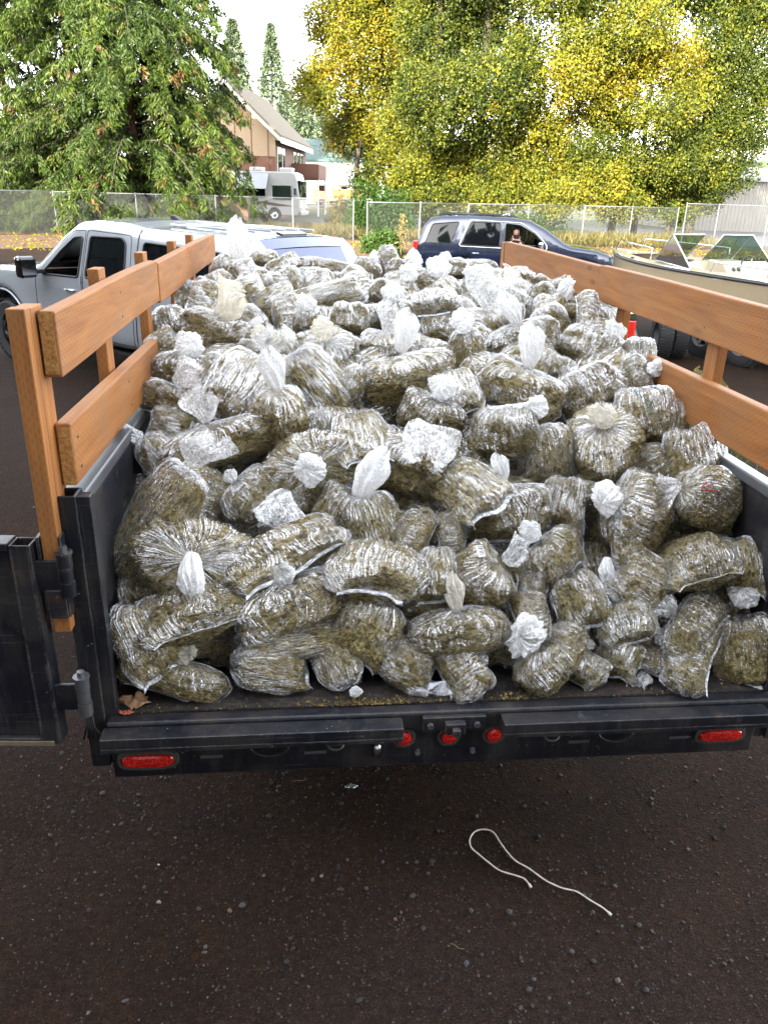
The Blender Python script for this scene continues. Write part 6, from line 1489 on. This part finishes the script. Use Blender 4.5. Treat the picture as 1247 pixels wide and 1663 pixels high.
for i, (px, top, Y, rad, lb) in enumerate(((492, 178, 150, 6, 'hazy green tree above the left end of the green roof'), (530, 190, 158, 7, 'rounded hazy tree above the middle of the green roof'), (470, 150, 170, 5, 'hazy tree peeping beside the steep roof'), (575, 160, 160, 7, 'hazy tree half behind the yellow tree'), (508, 120, 175, 6, 'tallest hazy tree, pale tip left of the yellow tree'))):
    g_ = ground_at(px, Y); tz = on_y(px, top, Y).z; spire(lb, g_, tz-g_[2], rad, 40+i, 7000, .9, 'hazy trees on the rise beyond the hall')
# far wood closing the horizon
def wood():
    g = np.random.default_rng(5); n = 60000; a = g.uniform(R(-62), R(62), n); rad = g.uniform(210, 232, n); x = rad*np.sin(a); y = rad*np.cos(a)
    top = 12+4.5*vnoise(np.stack([a*22, a*0, a*0], -1), 1)+3*vnoise(np.stack([a*90, a*0, a*0], -1), 2); z = 1.2+top*g.random(n)**.8
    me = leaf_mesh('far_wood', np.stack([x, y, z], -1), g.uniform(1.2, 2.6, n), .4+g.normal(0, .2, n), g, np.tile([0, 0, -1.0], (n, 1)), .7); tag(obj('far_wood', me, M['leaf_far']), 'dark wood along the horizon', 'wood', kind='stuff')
wood()
# shrubs
def shrub(label, px, Y, w_, h, n, mat, seed, size=.09, tone=.5, name='shrub'):
    g = np.random.default_rng(seed); b = ground_at(px, Y); r = empty(name, label, 'shrub', loc=b); m = MB(); rt = random.Random(seed)
    for k in range(14): a = rt.uniform(0, 2*PI); q = rt.uniform(.2, .85); limb(m, [Vector((0, 0, 0)), Vector((math.cos(a)*w_*q*.3, math.sin(a)*w_*q*.3, h*.5)), Vector((math.cos(a)*w_*q*.6, math.sin(a)*w_*q*.5, h*.9))], .02, .006, 4)
    m.build('stem', M['bark'], r); u = g.normal(size=(n, 3)); u /= np.linalg.norm(u, axis=1, keepdims=True); u[:, 2] = np.abs(u[:, 2]); rd = g.random(n)**.4*(1+.35*vnoise(u*2.5, seed)); P = u*rd[:, None]*np.array([w_/2, w_/2.2, h]); P[:, 2] += .05
    obj('foliage', leaf_mesh('foliage', P, g.uniform(.6, 1.3, n)*size, tone+g.normal(0, .18, n), g), mat, r); return r
shrub('small bright green bush before the fence between the pickup and the SUV', 622, 30.5, 1.7, .95, 2600, M['leaf_green'], 61, .12)
shrub('large loose bush behind the gap in the fence, left of the SUV', 615, 40, 4.0, 2.6, 9000, M['leaf_green'], 62, .15, .35)
shrub('reddish dry bush left of the loose green one', 560, 44, 2.2, 1.8, 3500, M['drygrass'], 63, .14, .3)
shrub('dark undergrowth bush behind the left fence', 40, 40, 6, 2.1, 9000, M['leaf_cedar'], 64, .16, .35)
shrub('dark low growth behind the fence, right of the cedar trunk', 290, 42, 4.5, 1.9, 7000, M['leaf_cedar'], 65, .16, .3)
shrub('shadowed growth behind the fence left of the cedar trunk', 165, 43, 4.0, 2.0, 6000, M['leaf_green'], 68, .15, .15)
shrub('low green growth under the trees at the right fence', 850, 41, 6, 1.3, 6000, M['leaf_green'], 66, .14, .3)
def stalk(px, Y, h, seed, label):
    b = ground_at(px, Y); r = empty('tall_weed', label, 'weed', loc=b); rt = random.Random(seed); m = MB(); pts = [Vector((rt.uniform(-.02, .02)*k, rt.uniform(-.02, .02)*k, h*k/8)) for k in range(9)]; m.tube(pts, [.018-.0015*k for k in range(9)], 5); m.build('stem', M['leafless'], r, True)
    g = np.random.default_rng(seed); n = 260; z = g.uniform(.15*h, h, n); P = np.stack([g.normal(0, .07, n), g.normal(0, .07, n), z], -1); obj('leaves', leaf_mesh('leaves', P, g.uniform(.05, .14, n), .75+g.normal(0, .15, n), g), M['drygrass'], r)
M['leafless'] = pbr('dry_stem', (.16, .12, .05), .8)
stalk(655, 30, 1.55, 71, 'single yellow weed stalk beside the rear of the SUV')
stalk(1213, 5.6, .75, 72, 'dry red brown weed stalk between the right boards'); stalk(1232, 5.2, .55, 73, 'shorter dry stalk at the right border under the upper board')
# grass: along both fences and the sunny verge (nobody could count it)
def grass(name, label, regs, seed, hmin, hmax, tone, mat):
    g = np.random.default_rng(seed); PP = []
    for (x0, x1, y0, y1, n) in regs:
        x = g.uniform(x0, x1, n); y = g.uniform(y0, y1, n); k = vnoise(np.stack([x*.8, y*.8, x*0], -1), seed)+g.uniform(-.8, .8, n) > -.25; x, y = x[k], y[k]; PP.append(np.stack([x, y, np.array([terrain(q) for q in y])], -1))
    P = np.concatenate(PP); n = len(P); d = np.stack([g.normal(0, .28, n), g.normal(0, .28, n), np.ones(n)], -1)
    me = leaf_mesh(name, P, g.uniform(hmin, hmax, n), tone+g.normal(0, .2, n), g, d*1.0, .07); tag(obj(name, me, mat), label, 'grass', kind='stuff')
xr0 = fp(900, 38)[0]
grass('dry_grass', 'tall dry yellow grass along the right fence', [(xr0, xr0+9, 36.5, 41.5, 7500), (4, xr0, 37, 40, 5000), (fp(380, 38)[0], fp(600, 38)[0], 37.8, 42, 8000)], 81, .25, .80, .38, M['drygrass'])
grass('green_grass', 'short green grass on the verges behind the fences', [(fp(470, 44)[0], fp(640, 44)[0], 42, 47, 6000), (-40, fp(380, 40)[0], 36.8, 40, 6000), (1.9, 3.6, 3.4, 6.0, 2500)], 82, .08, .3, .5, M['leaf_green'])
# ---------------------------------------------------------------- unseen rows of foliage, added behind and at the left to darken reflections
def reflection_screens():
    g = np.random.default_rng(77)
    def row(name, label, x0, y0, x1, y1, h, n, seed):
        s = g.random(n); x = x0+(x1-x0)*s+g.normal(0, 1.2, n); y = y0+(y1-y0)*s+g.normal(0, 1.2, n); L = math.hypot(x1-x0, y1-y0)
        top = h*(1+.16*vnoise(np.stack([s*L/7, s*0, s*0], -1), seed)); z = top*g.random(n)**.9
        me = leaf_mesh(name, np.stack([x, y, z], -1), g.uniform(.9, 1.9, n), .3+g.normal(0, .15, n), g, np.tile([0, 0, -1.0], (n, 1)), .8); tag(obj(name, me, M['leaf_cedar']), label, 'wood', kind='stuff')
    row('reflection_screen_behind', 'dark wood behind the workshop at the viewer\'s back', -70, -27, 14, -27, 22, 16000, 3)
    row('reflection_screen_left', 'unseen dark foliage added left of the yard to darken window reflections', -34, -24, -34, 30, 13, 12000, 4)
reflection_screens()
# ---------------------------------------------------------------- small things
M['cord'] = pbr('white_cord', (.60, .54, .46), .8)
pts2 = [(862,1441),(852,1428),(838,1422),(812,1414),(795,1402),(778,1388),(765,1376),(763,1362),(772,1350),(787,1347),(801,1352),(812,1368),(822,1382),(837,1398),(858,1410),(886,1430),(912,1442),(936,1448),(958,1462),(978,1474),(992,1486)]
P3 = [on_z(x, y, .006) for x, y in pts2]; cv = []
for i in range(len(P3)-1):
    p0, p1, p2, p3 = P3[max(i-1, 0)], P3[i], P3[i+1], P3[min(i+2, len(P3)-1)]
    for k in range(6):
        t = k/6; cv.append(.5*((2*p1)+(p2-p0)*t+(2*p0-5*p1+4*p2-p3)*t*t+(3*p1-p0-3*p2+p3)*t**3))
cv.append(P3[-1]); m = MB(); n_ = len(cv); m.tube(cv, [.0028+(.0022 if (i < 3 or i > n_-4) else 0)+.0003*math.sin(i*1.3) for i in range(n_)], 8)
tag(m.build('cord', M['cord'], None, True), 'thin white cord lying in a long loop on the asphalt', 'cord')
def twig(px, py, a, ln, label):
    c = on_z(px, py, .005); m = MB(); m.tube([c+Vector((math.cos(a)*ln*(t-.5), math.sin(a)*ln*(t-.5)+.004*math.sin(t*7), .002)) for t in np.linspace(0, 1, 7)], [.0012]*7, 5); tag(m.build('twig', M['leafless'], None, True), label, 'twig')
twig(487, 1268, .2, .06, 'short pale twig under the trailer panel'); twig(742, 1538, -.5, .05, 'tiny reddish twig low in the middle of the asphalt')
def scrap(name, label, cat, c, w_, h, mat, seed, up=.01, lift=.02):
    g = random.Random(seed); n = 9; m = MB(); V = []
    for j in range(n):
        for i in range(n):
            u, v = i/(n-1)*2-1, j/(n-1)*2-1; k = 1-.35*abs(vnoise(np.array([[u*2, v*2, seed]]))[0])
            V.append((c.x+u*w_*k*(1-.5*v*v), c.y+v*h*k*(1-.4*u*u), c.z+up+lift*abs(vnoise(np.array([[u*2.2, v*2.2, seed+5]]))[0])))
    m.add(V, [(j*n+i, j*n+i+1, (j+1)*n+i+1, (j+1)*n+i) for j in range(n-1) for i in range(n-1)]); o = m.build(name, mat, None, True); s = o.modifiers.new('thick', 'SOLIDIFY'); s.thickness = .0006; return tag(o, label, cat)
scrap('film_scrap', 'scrap of clear film lying on the asphalt under the middle lamps', 'litter', on_z(570, 1278), .032, .018, M['loose'], 4, .002, .01)
M['deadleaf'] = pbr('dead_leaf', (.30, .17, .09), .8, var=.3, vscale=40); M['redleaf'] = pbr('rust_red_leaf', (.34, .09, .04), .8, var=.3, vscale=40)
scrap('dead_leaf', 'curled tan leaf on the deck in the left rear corner', 'leaf', Vector((-.965, .055, DZ)), .058, .035, M['deadleaf'], 7, .004, .035)
scrap('dead_leaf', 'small rust red leaf on the deck edge below the tan one', 'leaf', Vector((-.985, .012, DZ)), .026, .012, M['redleaf'], 9, .003, .012)
scrap('film_scrap', 'loose folded sheet of clear film lying along the deck edge near the middle', 'litter', Vector((.02, .06, DZ)), .17, .035, M['loose'], 14, .005, .05)
scrap('pebble_scrap', 'small pale green ring shaped scrap on the asphalt at the left', 'litter', on_z(258, 1405), .006, .005, M['tuft'], 3, .002, .003)
# crumbs of plant material spilled on the deck edge
def crumbs():
    g = np.random.default_rng(9); I = np.array([(0,0,-1),(.9,0,0),(0,.9,0),(-.9,0,0),(0,-.9,0),(0,0,1)]); Fi = np.array([(0,2,1),(0,3,2),(0,4,3),(0,1,4),(5,1,2),(5,2,3),(5,3,4),(5,4,1)])
    n = 900; x = np.concatenate([g.normal(-.22, .10, 480), g.uniform(-.95, 1.05, 260), g.normal(.25, .06, 160)]); y = np.abs(g.normal(.0, .022, n))+.012; s = np.clip(g.lognormal(-6.2, .5, n), .0012, .007)
    V = I[None]*s[:, None, None]*g.uniform(.6, 1.4, (n, 6, 3)); V += np.stack([x, y, DZ+s*.6], -1)[:, None]; me = npmesh('plant_crumbs', V.reshape(-1, 3), (Fi[None]+6*np.arange(n)[:, None, None]).reshape(-1, 3), False)
    t = NT('bud_crumb'); ge = t.n('NewGeometry'); p = t.n('BsdfPrincipled', Base__Color=t.ramp(ge.outputs['Random Per Island'], [(0, (.05, .035, .01)), (.6, (.16, .11, .03)), (1, (.28, .20, .07))]), Roughness=.9); tag(obj('plant_crumbs', me, t.surf(p.outputs[0])), 'yellowish crumbs spilled along the deck edge', 'crumbs', kind='stuff')
crumbs()
# fallen leaves on the litter strip by the fences
def fallen():
    g = np.random.default_rng(19); n = 5000; x = np.concatenate([g.uniform(-24, 6, 3200), g.uniform(6, 22, 1800)]); y = g.uniform(28.5, 36.5, n); P = np.stack([x, y, [terrain(q)+.02 for q in y]], -1)
    d = g.normal(size=(n, 3)); d[:, 2] = 0.05; me = leaf_mesh('fallen_leaves', P, g.uniform(.06, .15, n), .9+g.normal(0, .15, n), g, d*2, .8); tag(obj('fallen_leaves', me, M['leaf_autumn']), 'fallen leaves along the foot of the fences', 'leaves', kind='stuff')
fallen()

# ---------------------------------------------------------------- print and labels on the bags
bpy.context.view_layer.update()
dg = bpy.context.evaluated_depsgraph_get()
def bag_by(words): return next(o for o in sc.objects if o.get('label', '').find(words) >= 0)
def hit(px, py):
    d = ray(px, py).normalized(); ok, loc, nrm, _, ob, _ = sc.ray_cast(dg, CAM, d)
    return loc-d*.003
def on_bag(root, name, mb, mat, label=None):
    inv = root.matrix_world.inverted(); mb.v = [tuple(inv @ Vector(v)) for v in mb.v]; o = mb.build(name, mat, root)
    if label: o['label'] = label
    return o
paper = pbr('white_paper', (.75, .75, .74), .6); ink = pbr('black_ink', (.01, .01, .01), .6)
def sticker(root, c, name, label=None, bars=True):
    P = [hit(x, y) for x, y in c]; m = MB(); m.add(P, [(0, 1, 2, 3)]); s = on_bag(root, name, m, paper, label)
    if bars:
        for k in range(6):
            t0 = .12+.13*k; t1 = t0+(.04, .07, .03, .06, .04, .05)[k]; n = (P[1]-P[0]).cross(P[3]-P[0]).normalized(); n = n if n.dot(CAM-P[0]) > 0 else -n
            q = [P[0].lerp(P[3], t).lerp(P[1].lerp(P[2], t), u)+n*.0008 for t, u in ((t0, .3), (t0, .9), (t1, .9), (t1, .3))]; b = MB(); b.add(q, [(0, 1, 2, 3)]); on_bag(root, 'bar', b, ink)
lb = bag_by('white printed label'); sticker(lb, [(771, 886), (783, 885), (789, 903), (777, 905)], 'paper_label', 'small white printed label with dark bars')
tg = bag_by('small white paper tags')
for x, y in ((295, 553), (291, 561), (288, 569)): sticker(tg, [(x-5, y-3), (x+5, y-1), (x+4, y+4), (x-6, y+2)], 'paper_tag', None, False)
def strokes(root, lines, name, mat, r_, label):
    m = MB()
    for ln in lines: m.tube([hit(x, y) for x, y in ln], r_, 4)
    on_bag(root, name, m, mat, label)
gr = bag_by('faint green writing'); strokes(gr, [[(1030+k*7, 632+k*5), (1034+k*7, 640+k*5), (1038+k*7, 634+k*6)] for k in range(5)]+[[(1048+k*5, 655+k*7), (1055+k*5, 658+k*7), (1051+k*5, 664+k*7)] for k in range(4)], 'printed_marks', pbr('green_ink', (.02, .13, .10), .6), .0016, 'faint green printed marks')
rd = bag_by('red tinted pleats'); strokes(rd, [[(1138, 793), (1148, 789), (1157, 786)], [(1138, 797), (1150, 797), (1160, 796)], [(1140, 790), (1147, 782)]], 'red_streaks', pbr('red_ink', (.35, .03, .04), .6), .002, 'red streaks beside the knot')
